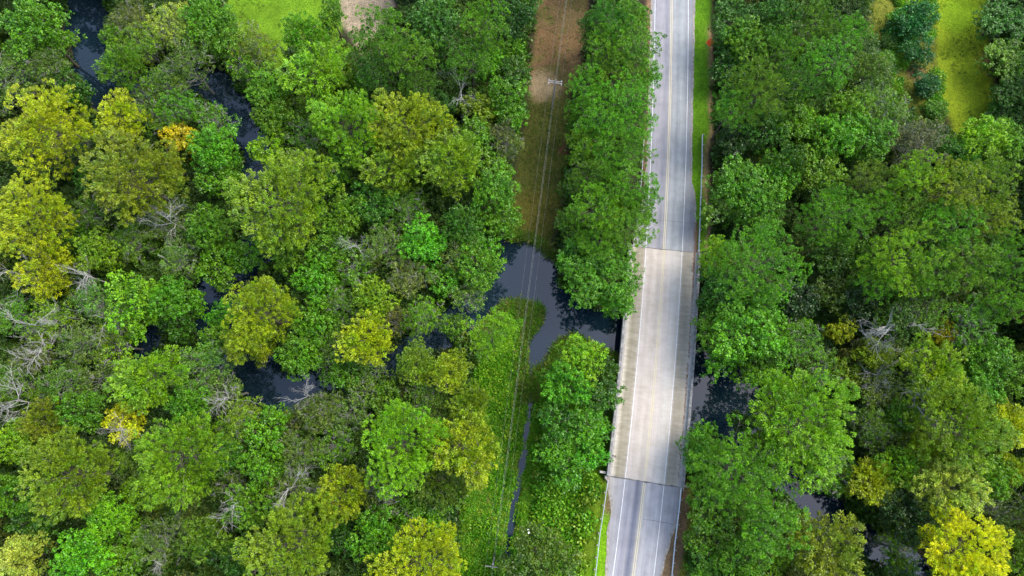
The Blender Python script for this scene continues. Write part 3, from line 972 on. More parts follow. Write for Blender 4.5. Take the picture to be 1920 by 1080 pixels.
def build_trunk(style, R, Ht, lobes, seed):
    rng = np.random.default_rng(seed + 99)
    mb = MB()
    r0 = 0.13 + 0.014 * R
    top = Ht * 0.80
    fork = Ht * 0.42
    tr = limb_pts((0, 0, -0.6), (rng.normal(0, 0.3), rng.normal(0, 0.3), top), rng, 0, 6, 0.02)
    mb.tube(tr, [r0 * 1.5, r0 * 1.1, r0, r0 * 0.85, r0 * 0.7, r0 * 0.5, r0 * 0.25], 8)
    for i, (c, lr) in enumerate(lobes):
        if i % 2 and style != 'mossy': continue
        h = min(top * 0.98, max(fork * 0.8, c[2] - np.hypot(c[0], c[1]) * rng.uniform(0.5, 0.9)))
        k = max(0, min(5, int(h / top * 6)))
        t = h / top * 6 - k
        a = tr[k] + (tr[k + 1] - tr[k]) * min(1, t)
        rr = r0 * 0.30
        mb.tube(limb_pts(a, c, rng, 0.2), [rr, rr * 0.8, rr * 0.62, rr * 0.45, rr * 0.25], 5)
        nt_ = {'mossy': 3, 'cypress': 3, 'broad': 2, 'pine': 2, 'bush': 2}[style]
        for _ in range(nt_):
            d = unit(rng.normal(0, 1, 3) + np.array((c[0] / R, c[1] / R, 0.5)) * 0.9)
            L = lr * (rng.uniform(1.0, 1.4) if style == 'mossy' else rng.uniform(0.75, 1.02))
            p1_ = c + d * L * 0.5; p2_ = c + unit(d + rng.normal(0, 0.3, 3)) * L
            w = 0.044 if style == 'mossy' else 0.04
            mb.tube([c, p1_, p2_], [w * 1.3, w, w * 0.45], 3, cap=False)
            if style == 'mossy':
                for _k in range(2):
                    e = p1_ + unit(d + rng.normal(0, 0.7, 3)) * L * 0.55
                    mb.tube([p1_, e], [w * 0.8, w * 0.4], 3, cap=False)
    return mb.mesh('trunk')

PROTO = {}
def add_proto(style, R, Ht, seed):
    zb = Ht - STYLE[style]['dep'] * R
    cm, lobes = build_crown(style, R, seed, zb)
    cm.materials.append(M['leaf'])
    tm = build_trunk(style, R, Ht, lobes, seed)
    tm.materials.append(M['pale_bark'] if style == 'mossy' else M['bark'])
    PROTO.setdefault((style, 'L' if R > 6.5 else ('M' if R > 4 else 'S')), []).append((cm, tm, R, Ht))
sd = 1
for style, cfg in (('pine', ((8.5, 21, 3), (5.3, 18, 4), (3.2, 13, 2))), ('cypress', ((9.0, 20, 4), (5.5, 16, 4), (3.3, 12, 2))),
                   ('broad', ((8.0, 18, 2), (5.2, 14, 4), (3.2, 10, 3))), ('mossy', ((7.0, 15, 2), (5.2, 13, 4), (3.4, 10, 3))), ('bush', ((2.4, 3.4, 4),))):
    for R, Ht, cnt in cfg:
        for _ in range(cnt):
            sd += 1
            add_proto(style, R, Ht, sd)

def dead_mesh(R, Ht, seed, lean=0.15):
    rng = np.random.default_rng(seed)
    tb, bb = MB(), MB()
    top = np.array((rng.normal(0, lean * R), rng.normal(0, lean * R), Ht * 0.85))
    tr = limb_pts((0, 0, -0.4), top, rng, 0, 6, 0.03)
    tb.tube(tr, [0.24, 0.20, 0.18, 0.15, 0.12, 0.09, 0.05], 7)
    def grow(p, d, L, w, lev):
        n = 3
        pts = [p]; q = p
        for i in range(n):
            d = unit(d + rng.normal(0, 0.22, 3))
            q = q + d * L / n
            pts.append(q)
        bb.tube(pts, [w, w * 0.8, w * 0.62, w * 0.45], 5 if lev == 0 else 4, cap=False)
        if lev < 3:
            for pt in pts[1:]:
                for _ in range(1 if lev != 1 else (2 if rng.uniform() < 0.6 else 1)):
                    dd = unit(d + unit(rng.normal(0, 1, 3)) * 0.7)
                    grow(pt, dd, L * rng.uniform(0.45, 0.8), max(w * 0.6, 0.022), lev + 1)
    for i in range(7):
        t = rng.uniform(0.5, 1.0)
        k = min(5, int(t * 6)); a = tr[k] + (tr[k + 1] - tr[k]) * (t * 6 - k)
        an = i * 2.4 + rng.uniform(-0.4, 0.4)
        grow(a, unit(np.array((math.cos(an), math.sin(an), rng.uniform(0.15, 0.7)))), R * rng.uniform(0.6, 1.15), rng.uniform(0.06, 0.10), 0)
    a, b = tb.mesh('trunk'), bb.mesh('branches')
    a.materials.append(M['dead_bark']); b.materials.append(M['dead_bark'])
    return a, b, R, Ht
DEAD = [dead_mesh(3.6, 13, 500 + i) for i in range(5)]

# ------------------------------------------------------------------ trees
LOOK = {   # colour as lit in the picture (sRGB), later divided by the lighting gain
    'gold': (164, 170, 10), 'goldolive': (144, 156, 12), 'olive': (120, 144, 16), 'lime': (120, 164, 14), 'mid': (90, 146, 16), 'green': (88, 152, 14),
    'deep': (62, 118, 20), 'bright': (86, 160, 14), 'grey': (100, 140, 48), 'yellow': (222, 208, 6), 'orange': (200, 176, 8), 'dark': (44, 86, 22),
    'pale': (164, 176, 56), 'dullolive': (94, 120, 26), 'greybrown': (98, 98, 60), 'darkolive': (78, 104, 16), 'brownish': (118, 116, 36), 'teal': (50, 108, 46)}
GAIN = 0.70
WORDS = {'gold': 'golden', 'goldolive': 'golden-olive', 'olive': 'olive', 'lime': 'lime-green', 'mid': 'mid-green', 'green': 'fresh green', 'deep': 'deep green',
         'bright': 'bright green', 'grey': 'grey-green', 'yellow': 'yellow', 'orange': 'orange-yellow', 'dark': 'dark green', 'pale': 'pale yellow-green',
         'dullolive': 'dull olive', 'greybrown': 'grey-brown', 'darkolive': 'dark olive', 'brownish': 'brownish', 'teal': 'dark green'}
KIND = {'pine': 'pine', 'cypress': 'feathery tree', 'broad': 'leafy tree', 'mossy': 'bare-twigged tree', 'bush': 'shrub', 'dead': 'dead tree'}
GROUPS = {'pine': 'pines of the forest', 'cypress': 'feathery cypress-like trees of the swamp', 'broad': 'leafy trees of the forest',
          'mossy': 'bare-twigged swamp trees', 'bush': 'round shrubs', 'dead': 'dead trees among the living'}
trees = []       # dicts
rng = np.random.default_rng(2024)
random.seed(77)

def add_tree(px, py, r, style, col, label=None, nick=None, lift=0.0):
    trees.append(dict(px=px, py=py, r=r, s=style, c=col, label=label, nick=nick, lift=lift))

C, Pn, B_, Mo, Bu, De = 'cypress', 'pine', 'broad', 'mossy', 'bush', 'dead'
LANDMARKS = [
    (78, 236, 92, C, 'gold', 'huge golden feathery crown near the upper end of the creek', 'the huge golden crown'),
    (222, 216, 46, C, 'gold', 'smaller golden crown touching the creek bend at the upper end', 'the golden creekside crown'),
    (335, 254, 31, B_, 'orange', 'small orange-yellow crown standing among grey-green trees', 'the small orange crown'),
    (246, 326, 98, C, 'olive', 'broad olive crown just below the small orange-yellow one', 'the broad olive crown'),
    (58, 405, 80, C, 'gold', 'second huge golden crown, cut by the frame edge halfway up', 'the edge golden crown'),
    (78, 512, 52, C, 'gold', 'golden crown with pale bare branches lying against it', 'the branch-pierced golden crown'),
    (528, 372, 102, C, 'olive', 'very broad olive-green crown between the two creek arms', 'the very broad olive crown'),
    (590, 128, 62, C, 'lime', 'bright lime crown at the foot of the lawn', 'the lime lawnside crown'),
    (568, 62, 44, C, 'green', 'round green crown standing on the lawn edge', 'the round lawn tree'),
    (652, 232, 70, C, 'lime', 'lime-olive crown joined to the golden-topped one', 'the lime-olive crown'),
    (762, 232, 74, C, 'goldolive', 'golden-topped olive crown in the middle of the plot', 'the golden-topped crown'),
    (842, 296, 62, C, 'olive', 'olive crown below the golden-topped one, toward the cleared strip', 'the plot olive crown'),
    (735, 308, 58, C, 'olive', 'olive-green crown hanging over the creek from the plot', 'the overhanging olive crown'),
    (858, 164, 30, De, 'grey', 'bleached dead tree with stubby forked limbs in the dark plot', 'the bleached forked tree'),
    (918, 312, 36, B_, 'mid', 'grey-mottled leafy crown by the edge of the cleared strip', 'the mottled crown'),
    (930, 352, 46, B_, 'green', 'round fresh green crown at the plot corner near the pool', 'the plot-corner crown'),
    (482, 585, 72, C, 'goldolive', 'golden-olive crown leaning over the dark water of the creek arm', 'the waterside golden-olive crown'),
    (465, 640, 40, C, 'goldolive', 'lower lobe-like golden-olive crown at the creek arm water', 'the low golden-olive crown'),
    (272, 712, 66, C, 'lime', 'lime-green feathery crown left of the pooled creek arm', 'the lime creek crown'),
    (682, 635, 54, C, 'gold', 'loose golden-lime crown with dark water showing behind it', 'the loose golden-lime crown'),
    (776, 675, 40, Pn, 'olive', 'small round olive crown beside the golden one near the ditch', 'the small round olive crown'),
    (842, 690, 42, Pn, 'goldolive', 'small round golden-olive crown beside the tall puffy one', 'the small round golden-olive crown'),
    (922, 622, 52, Pn, 'lime', 'tall puffy lime-green crown on the tip by the pool', 'the puffy poolside crown'),
    (1094, 674, 48, B_, 'lime', 'olive-topped round tree between the pool and the bridge', 'the olive-topped bridge tree'),
    (228, 790, 38, B_, 'yellow', 'bright yellow crown standing alone among the greens', 'the bright yellow crown'),
    (120, 892, 92, C, 'olive', 'large olive feathery crown near the lower frame corner', 'the corner olive crown'),
    (328, 862, 96, C, 'lime', 'large lime-olive feathery crown beside the bright yellow tree', 'the large lime-olive crown'),
    (545, 1022, 92, C, 'olive', 'large puffed olive crown at the lower frame edge', 'the puffed olive crown'),
    (752, 835, 86, C, 'lime', 'star-shaped lime-golden crown with radiating branches', 'the star-shaped crown'),
    (868, 838, 68, C, 'goldolive', 'golden-olive crown overhanging the creeper bed', 'the creeperside golden crown'),
    (820, 905, 56, C, 'darkolive', 'darker olive crown below the golden-olive one', 'the darker olive crown'),
    (785, 1062, 92, C, 'gold', 'golden crown cut by the lower frame edge near the pole', 'the lower-edge golden crown'),
    (640, 925, 56, C, 'goldolive', 'narrow golden-olive crown above the puffed olive one', 'the narrow golden-olive crown'),
    (1010, 1052, 66, B_, 'darkolive', 'dark olive bushy tree at the end of the ditch', 'the dark ditch-end tree'),
    (30, 1050, 44, C, 'pale', 'pale yellow crown with bare twigs in the lower corner', 'the pale corner crown'),
    (1136, 515, 70, B_, 'green', 'broad glossy-leaved tree hanging over the pool beside the bridge', 'the broad poolside tree', -4.0),
    (1180, 178, 52, Pn, 'bright', 'brightest puffy pine crown of the roadside row', 'the brightest roadside pine'),
    (1190, 78, 52, Pn, 'green', 'puffy pine leaning over the road at the row\'s upper end', 'the upper roadside pine'),
    (1115, 385, 52, Pn, 'green', 'rounded pine facing the cleared strip above the pool', 'the strip-facing pine'),
    (1182, 425, 50, Pn, 'mid', 'pine brushing the bridge end of the road', 'the bridge-end pine'),
    (1575, 402, 70, Pn, 'green', 'wide cauliflower-like green pine in the upper pine stand', 'the cauliflower pine'),
    (1430, 492, 88, Pn, 'green', 'broad fresh green pine nearest the bridge parapet', 'the broad parapet pine'),
    (1700, 480, 72, Pn, 'lime', 'lime-tinged pine in the middle of the pine stand', 'the lime-tinged pine'),
    (1730, 262, 54, Mo, 'greybrown', 'leafless-looking grey-brown crown at the foot of the grass lane', 'the grey-brown crown'),
    (1392, 622, 62, B_, 'bright', 'bright green leafy crown beside the bridge above the water', 'the bright bridgeside crown'),
    (1582, 618, 26, B_, 'gold', 'small yellow crown with bare limbs beside it', 'the small yellow crown'),
    (1772, 625, 22, B_, 'orange', 'tiny orange-yellow crown below the pine stand', 'the tiny orange crown'),
    (1512, 792, 104, C, 'lime', 'very large lime-green crown overhanging the creek below the bridge', 'the very large lime crown'),
    (1805, 800, 88, C, 'olive', 'large olive crown with a golden neighbour at the frame edge', 'the large olive crown'),
    (1908, 800, 42, C, 'gold', 'golden crown at the frame edge beside the large olive one', 'the golden edge crown'),
    (1640, 908, 42, C, 'goldolive', 'small golden-olive crown beside the lower creek', 'the small golden-olive crown'),
    (1788, 912, 68, C, 'pale', 'pale golden crown with fine bare twigs on top', 'the pale golden crown'),
    (1812, 1032, 90, C, 'yellow', 'brilliant yellow-gold crown at the lower frame edge', 'the brilliant yellow-gold crown'),
    (1388, 885, 92, Pn, 'green', 'massive fresh green crown just below the bridge end', 'the massive green crown'),
    (1452, 992, 74, Pn, 'green', 'green puffed crown between the guardrail and the lower creek', 'the puffed green crown'),
    (1560, 1040, 76, C, 'olive', 'olive crown on the bank of the lower creek', 'the creekbank olive crown'),
]
for t in LANDMARKS: add_tree(*t)
OTHERS = [
    # upper left bank and tangle
    (55, 45, 62, B_, 'mid'), (20, 130, 58, Mo, 'grey'), (88, 120, 44, Mo, 'dullolive'), (60, 100, 45, Mo, 'grey'), (125, 165, 36, B_, 'deep'), (118, 150, 30, Mo, 'dullolive'),
    (225, 118, 46, C, 'mid'), (260, 75, 48, Mo, 'olive'), (320, 40, 50, Mo, 'pale'), (375, 30, 42, B_, 'mid'), (415, 60, 46, B_, 'green'), (345, 110, 50, Mo, 'dullolive'),
    (300, 150, 42, Mo, 'mid'), (215, 75, 30, B_, 'mid'), (470, 75, 44, Mo, 'olive'), (500, 160, 40, B_, 'mid'), (450, 115, 36, Mo, 'lime'), (245, 25, 42, Mo, 'brownish'),
    (265, 190, 38, Mo, 'grey'), (395, 270, 46, B_, 'green'), (330, 195, 40, Mo, 'mid'), (290, 215, 36, Mo, 'mid'), (395, 215, 36, Mo, 'mid'), (510, 215, 40, B_, 'mid'),
    (150, 262, 34, Mo, 'deep'), (160, 330, 30, B_, 'deep'), (500, 270, 36, B_, 'lime'), (405, 335, 36, B_, 'mid'), (560, 250, 36, Mo, 'mid'),
    # plot
    (545, 200, 34, B_, 'mid'), (705, 50, 52, Pn, 'mid'), (760, 95, 50, Pn, 'mid'), (700, 125, 46, Pn, 'deep'), (820, 40, 58, B_, 'deep'), (780, 150, 44, Pn, 'deep'),
    (915, 35, 48, Pn, 'mid'), (880, 105, 46, Pn, 'mid'), (960, 92, 24, B_, 'bright'), (922, 115, 26, B_, 'bright'), (672, 182, 20, B_, 'lime'), (668, 150, 22, B_, 'green'), (955, 30, 40, B_, 'dark'),
    (815, 195, 36, B_, 'deep'), (900, 200, 32, B_, 'olive'), (950, 170, 36, B_, 'mid'), (965, 135, 30, B_, 'deep'), (960, 215, 32, B_, 'mid'), (950, 265, 34, Mo, 'grey'),
    (888, 250, 34, B_, 'mid'), (630, 320, 30, B_, 'mid'), (575, 215, 30, Mo, 'mid'), (610, 185, 26, B_, 'deep'), (640, 130, 36, B_, 'mid'),
    (945, 245, 26, Mo, 'greybrown'), (985, 5, 30, B_, 'deep'), (620, 20, 26, B_, 'green'),
    # roadside row
    (1150, 30, 46, Pn, 'deep'), (1145, 75, 50, Pn, 'green'), (1110, 40, 26, Pn, 'deep'), (1160, 125, 48, Pn, 'green'), (1193, 30, 36, Pn, 'mid'), (1212, 138, 30, Pn, 'green'), (1100, 155, 42, Pn, 'green'), (1130, 215, 48, Pn, 'mid'),
    (1195, 232, 42, Pn, 'green'), (1090, 205, 30, Pn, 'green'), (1190, 285, 42, Pn, 'mid'), (1140, 280, 46, Pn, 'green'), (1100, 265, 38, Pn, 'lime'), (1105, 325, 40, Pn, 'mid'), (1192, 345, 46, Pn, 'green'),
    (1145, 350, 40, Pn, 'bright'), (1075, 345, 26, B_, 'deep'), (1075, 420, 34, B_, 'green'), (1125, 450, 44, Pn, 'mid'), (1200, 390, 34, Pn, 'mid'), (1155, 560, 34, B_, 'bright'), (1085, 480, 40, B_, 'green'), (1150, 400, 40, Pn, 'lime'),
    # upper right forest
    (1376, 35, 44, B_, 'deep'), (1405, 70, 46, B_, 'green'), (1460, 30, 46, B_, 'deep'), (1475, 85, 44, Pn, 'mid'), (1540, 30, 44, Pn, 'mid'), (1560, 110, 52, Pn, 'mid'), (1600, 55, 40, Pn, 'mid'),
    (1425, 165, 66, Pn, 'mid'), (1380, 195, 48, Pn, 'mid'), (1500, 150, 46, Pn, 'deep'), (1370, 120, 36, B_, 'deep'), (1630, 120, 38, Pn, 'dullolive'), (1545, 180, 40, B_, 'dullolive'), (1650, 190, 50, Mo, 'mid'),
    (1500, 225, 44, B_, 'green'), (1575, 250, 48, B_, 'green'), (1640, 255, 46, B_, 'green'), (1440, 240, 42, B_, 'deep'), (1380, 260, 34, B_, 'dark'), (1600, 200, 40, B_, 'mid'),
    (1480, 300, 40, B_, 'deep'), (1392, 338, 50, B_, 'green'), (1468, 322, 46, B_, 'bright'), (1540, 310, 46, B_, 'mid'), (1355, 385, 36, B_, 'mid'), (1430, 385, 50, B_, 'mid'), (1640, 330, 40, Pn, 'dullolive'),
    (1730, 320, 50, Pn, 'lime'), (1800, 290, 40, B_, 'deep'), (1850, 255, 46, B_, 'lime'), (1800, 345, 58, Pn, 'olive'), (1868, 325, 50, Pn, 'olive'), (1900, 265, 44, B_, 'green'), (1650, 390, 42, Pn, 'mid'),
    (1720, 400, 52, Pn, 'mid'), (1795, 420, 56, Pn, 'mid'), (1870, 400, 50, Pn, 'olive'), (1905, 470, 48, Pn, 'green'), (1835, 490, 52, Pn, 'mid'), (1760, 510, 50, Pn, 'mid'), (1900, 555, 46, Pn, 'green'),
    (1650, 520, 44, Pn, 'green'), (1560, 480, 38, B_, 'deep'), (1610, 465, 36, B_, 'green'), (1560, 545, 36, B_, 'darkolive'), (1620, 570, 40, B_, 'dark'), (1500, 555, 40, B_, 'dark'), (1350, 545, 40, B_, 'deep'),
    (1345, 478, 34, Pn, 'lime'), (1885, 30, 52, B_, 'deep', None, None, -6.0), (1895, 110, 46, B_, 'mid', None, None, -6.0), (1905, 170, 44, B_, 'deep', None, None, -6.0), (1885, 215, 38, B_, 'deep', None, None, -6.0), (1680, 600, 44, B_, 'deep'), (1740, 580, 44, Mo, 'mid'),
    (1830, 600, 56, Mo, 'mid'), (1340, 610, 38, B_, 'green'), (1440, 570, 40, B_, 'green'), (1450, 640, 46, B_, 'green'), (1360, 670, 36, B_, 'green'), (1420, 690, 38, B_, 'mid'), (1505, 640, 46, Mo, 'mid'),
    (1545, 690, 38, Mo, 'mid'), (1605, 665, 24, B_, 'brownish'), (1590, 700, 30, B_, 'olive'), (1640, 660, 32, C, 'olive'), (1650, 730, 40, Mo, 'grey'), (1760, 690, 58, C, 'lime'), (1860, 670, 48, B_, 'green'), (1905, 700, 44, B_, 'mid'), (1840, 725, 44, B_, 'mid'),
    (1700, 780, 36, B_, 'green'), (1640, 800, 46, Mo, 'mid'), (1680, 845, 40, Mo, 'dullolive'), (1690, 875, 44, B_, 'lime'), (1570, 885, 40, Mo, 'mid'), (1735, 840, 36, C, 'goldolive'),
    (1700, 960, 48, B_, 'dark'), (1740, 985, 34, B_, 'deep'), (1870, 900, 44, B_, 'green'), (1890, 960, 46, Mo, 'dullolive'), (1905, 1040, 42, B_, 'olive'), (1900, 880, 30, C, 'goldolive'), (1690, 1030, 40, Mo, 'mid'),
    (1330, 860, 46, B_, 'green'), (1340, 960, 44, B_, 'mid'), (1325, 1010, 36, B_, 'mid'), (1390, 1055, 50, B_, 'mid'), (1440, 1065, 40, B_, 'lime'), (1325, 1060, 34, B_, 'green'), (1400, 790, 24, B_, 'deep'), (1320, 820, 28, B_, 'green'),
    # between creek arms
    (640, 400, 44, B_, 'mid'), (620, 460, 42, B_, 'mid'), (700, 380, 44, B_, 'deep'), (760, 395, 44, Mo, 'mid'), (790, 450, 44, B_, 'green'), (870, 420, 42, B_, 'deep'), (720, 460, 46, Mo, 'grey'), (660, 500, 40, Mo, 'mid'),
    (860, 475, 44, Mo, 'grey'), (900, 500, 44, B_, 'mid'), (830, 520, 36, B_, 'green'), (770, 520, 44, Mo, 'grey'), (700, 555, 42, B_, 'lime'), (640, 570, 42, Mo, 'mid'), (590, 520, 44, B_, 'mid'), (590, 600, 44, B_, 'green'),
    (790, 590, 42, Mo, 'lime'), (880, 555, 36, Mo, 'grey'), (740, 600, 30, Mo, 'brownish'), (850, 610, 26, B_, 'mid'), (560, 660, 44, B_, 'green'), (620, 650, 36, Mo, 'grey'), (900, 455, 34, B_, 'mid'), (940, 410, 34, B_, 'mid'),
    (330, 480, 46, Mo, 'grey'), (390, 420, 46, B_, 'mid'), (460, 470, 40, B_, 'green'), (540, 470, 36, B_, 'mid'), (400, 500, 40, B_, 'green'), (180, 470, 44, B_, 'lime'), (240, 450, 44, Mo, 'mid'), (290, 420, 40, Mo, 'grey'),
    (160, 400, 36, Mo, 'mid'), (240, 560, 56, B_, 'lime'), (310, 560, 46, B_, 'mid'), (330, 610, 30, B_, 'deep'), (170, 560, 44, Mo, 'grey'), (20, 590, 50, Mo, 'mid'), (90, 600, 46, Mo, 'olive'), (60, 660, 46, Mo, 'dullolive'), (150, 640, 50, Mo, 'grey'), (210, 640, 40, Mo, 'lime'),
    (20, 720, 46, Mo, 'mid'), (110, 720, 50, Mo, 'dullolive'), (180, 710, 40, Mo, 'grey'), (370, 690, 56, Mo, 'grey'), (400, 640, 36, B_, 'mid'), (420, 730, 40, Mo, 'grey'), (350, 760, 44, B_, 'mid'), (150, 770, 46, B_, 'green'), (75, 790, 44, C, 'olive'), (20, 830, 44, B_, 'lime'),
    (445, 790, 48, Mo, 'lime'), (420, 850, 40, B_, 'deep'), (500, 800, 42, B_, 'green'), (540, 790, 30, Mo, 'grey'), (600, 770, 44, Mo, 'dullolive'), (560, 850, 44, Mo, 'grey'), (490, 870, 44, B_, 'mid'), (620, 840, 40, Mo, 'mid'), (650, 780, 40, Mo, 'grey'), (680, 730, 36, Mo, 'grey'),
    (800, 745, 44, Mo, 'dullolive'), (880, 765, 46, C, 'olive'), (720, 750, 36, B_, 'mid'), (545, 920, 44, Mo, 'grey'), (460, 950, 46, B_, 'mid'), (430, 910, 40, Mo, 'dullolive'), (200, 970, 46, B_, 'lime'), (260, 930, 36, B_, 'lime'), (60, 980, 44, B_, 'deep'), (150, 1045, 56, B_, 'green'), (230, 1040, 44, B_, 'mid'),
    (300, 1010, 52, Mo, 'grey'), (380, 1010, 46, B_, 'mid'), (20, 930, 46, B_, 'green'), (430, 1045, 40, B_, 'deep'), (640, 1010, 34, B_, 'deep'), (720, 935, 44, Mo, 'grey'), (700, 1000, 50, B_, 'green'), (780, 960, 44, B_, 'mid'), (760, 1000, 36, Mo, 'mid'),
    # bridge-side thicket
    (1060, 720, 44, B_, 'green'), (1120, 740, 38, B_, 'deep'), (1046, 706, 30, B_, 'green'), (1130, 690, 30, B_, 'deep'), (1050, 790, 42, B_, 'deep'), (1105, 800, 42, B_, 'bright'), (1045, 835, 38, B_, 'bright'), (1110, 850, 34, B_, 'bright'), (1065, 880, 36, B_, 'bright'),
]
for t in OTHERS: add_tree(*t)
for q_ in ((1452, 868, 38, B_, 'mid'), (1425, 842, 30, B_, 'green'), (1690, 1068, 30, B_, 'deep'), (655, 702, 34, B_, 'mid'), (700, 690, 30, Mo, 'grey'), (618, 700, 24, Mo, 'mid'),
           (410, 590, 26, B_, 'mid'), (345, 560, 30, B_, 'green'), (560, 300, 34, Mo, 'lime'), (130, 440, 32, B_, 'deep')):
    add_tree(*q_)
for (x, y, r) in ((50, 600, 36), (66, 655, 34), (175, 585, 30), (30, 748, 32), (205, 805, 26), (545, 912, 34), (430, 950, 28), (740, 945, 26), (718, 908, 22), (280, 1052, 18), (1740, 765, 30), (1505, 905, 18),
                  (1880, 945, 30), (305, 405, 26), (665, 455, 22), (1690, 615, 44), (1650, 625, 26), (1672, 700, 26), (20, 505, 34), (135, 505, 30), (560, 740, 22), (415, 745, 24)):
    add_tree(x, y, r, De, 'grey', lift=2.8)
SHRUBS = [(1718, 32, 35, 'teal'), (1724, 96, 29, 'teal'), (1738, 156, 22, 'teal'), (1668, 80, 14, 'deep'), (1660, 110, 16, 'green'), (1760, 205, 20, 'mid')]
for x, y, r, c in SHRUBS: trees.append(dict(px=x, py=y, r=r, s='bush', c=c, label=None, nick=None, lift=0))
SHRUB_LABELS = ['large round dark shrub, topmost in the row beside the grass lane', 'round dark shrub, middle one of the row beside the grass lane', 'smaller round dark shrub, lowest of the row beside the grass lane',
                'low deep green scrub bush west of the round shrubs', 'low fresh green scrub bush below the deep green one', 'mid-green scrub bush at the lower end of the grass lane']
for t, l in zip(trees[-6:], SHRUB_LABELS): t['label'] = l

NICKS = [t for t in trees if t['nick']]
EXTRA = [(1035, 155, 'the double-crossarm pole'), (985, 510, 'the pool'), (530, 20, 'the lawn'), (1800, 100, 'the grass lane'), (1240, 690, 'the bridge'), (170, 110, 'the upper creek'), (1390, 760, 'the water below the bridge'), (975, 880, 'the ditch'), (1320, 380, 'the upper guardrail')]
anchors = [(t['px'], t['py'], t['nick']) for t in NICKS] + EXTRA
used_labels, used_pairs = set(t['label'] for t in trees if t['label']), set()
def auto_label(t):
    w = WORDS[t['c']]; k = KIND[t['s']]
    size = 'small' if t['r'] < 33 else ('mid-sized' if t['r'] < 47 else 'broad')
    desc = ('bare pale ' + k) if t['s'] == 'dead' else f"{size} {w} {k}"
    near = sorted(anchors, key=lambda a: math.hypot(a[0] - t['px'], a[1] - t['py']))[:9]
    best = []
    for i in range(len(near)):
        for j in range(i + 1, len(near)):
            a, b = near[i], near[j]
            pa = math.hypot(a[0] - t['px'], a[1] - t['py']); pb_ = math.hypot(b[0] - t['px'], b[1] - t['py'])
            ab = math.hypot(a[0] - b[0], a[1] - b[1])
            best.append(((pa + pb_ - ab) + 0.25 * (pa + pb_), a, b))
    best.sort(key=lambda q: q[0])
    for _, a, b in best[:14]:
        key = (a[2], b[2], desc)
        lab = f"{desc} between {a[2]} and {b[2]}"
        if len(lab.split()) <= 16 and lab not in used_labels:
            used_labels.add(lab); return lab
    a = near[0]
    lab = f"{desc} beside {a[2]}"
    used_labels.add(lab)
    return lab

leaf_copies = 0
HTS = {'pine': 1.0, 'cypress': 1.0, 'broad': 0.95, 'mossy': 0.95, 'bush': 1.0}
placed = []
for idx, t in enumerate(trees):
    s = t['s']
    if s == 'dead':
        tm, bm_, R0, H0 = DEAD[idx % len(DEAD)]
        ht = 13.5 + t['lift'] + random.uniform(-1, 1)
        x, y = P(t['px'], t['py'], ht - 2)
        r = t['r'] * ray_scale(t['py'], ht - 2)
        zb = hz(x, y)
        root = empty('dead_tree', (x, y, zb))
        for nm, me in (('trunk', tm), ('branches', bm_)):
            o = link(bpy.data.objects.new(nm, me), root)
        root.scale = (r / R0, r / R0, (ht - zb) / H0)
        root.rotation_euler = (0, 0, random.uniform(0, 6.28))
    else:
        rm = t['r'] * ray_scale(t['py'], 12)
        size = 'S' if s == 'bush' else ('L' if rm > 6.6 else ('M' if rm > 3.9 else 'S'))
        if (s, size) not in PROTO: size = 'M'
        cm, tm, R0, H0 = PROTO[(s, size)][random.randrange(len(PROTO[(s, size)]))]
        if s == 'bush': ht = H0 * rm / R0
        else:
            ht = H0 * (0.62 + 0.38 * min(1.25, rm / R0)) * random.uniform(0.93, 1.07) + t['lift']
        zc = ht - 0.35 * R0 * 0.5
        x, y = P(t['px'], t['py'], zc)
        r = t['r'] * ray_scale(t['py'], zc)
        zb = max(hz(x, y), -0.7)
        nm = {'pine': 'pine_tree', 'cypress': 'cypress_tree', 'broad': 'leafy_tree', 'mossy': 'swamp_tree', 'bush': 'shrub'}[s]
        root = empty(nm, (x, y, zb))
        col = np.array(lin(LOOK[t['c']]))
        mx = col.max(); col = mx * (col / mx) ** 0.90 * GAIN * (np.array((1.12, 1.0, 0.60)) if t['c'] in ('mid', 'green', 'bright', 'deep', 'dark', 'grey') else np.array((0.93, 1.0, 0.8)) * (1.18 if t['c'] in ('gold', 'yellow', 'orange', 'goldolive', 'pale') else 1.1))
        jit = np.exp(np.random.default_rng(idx).normal(0, 0.09, 3)) * random.uniform(0.9, 1.1)
        if t['nick']: jit = jit ** 0.5
        col = np.clip(col * jit, 0.004, 0.5)
        cr = link(bpy.data.objects.new('crown', cm), root)
        cr.color = (*col, 1)
        tr_ = link(bpy.data.objects.new('trunk', tm), root)
        k = r / R0 * 1.04
        root.scale = (k * random.uniform(0.93, 1.07), k * random.uniform(0.93, 1.07), (ht - zb) / H0)
        root.rotation_euler = (0, 0, random.uniform(0, 6.28))
    if not t['label']: t['label'] = auto_label(t)
    tag(root, t['label'], {'bush': 'shrub', 'dead': 'dead tree', 'pine': 'pine tree'}.get(s, 'tree'), GROUPS[s])
    placed.append((x, y, r))
print('TREES', len(trees))

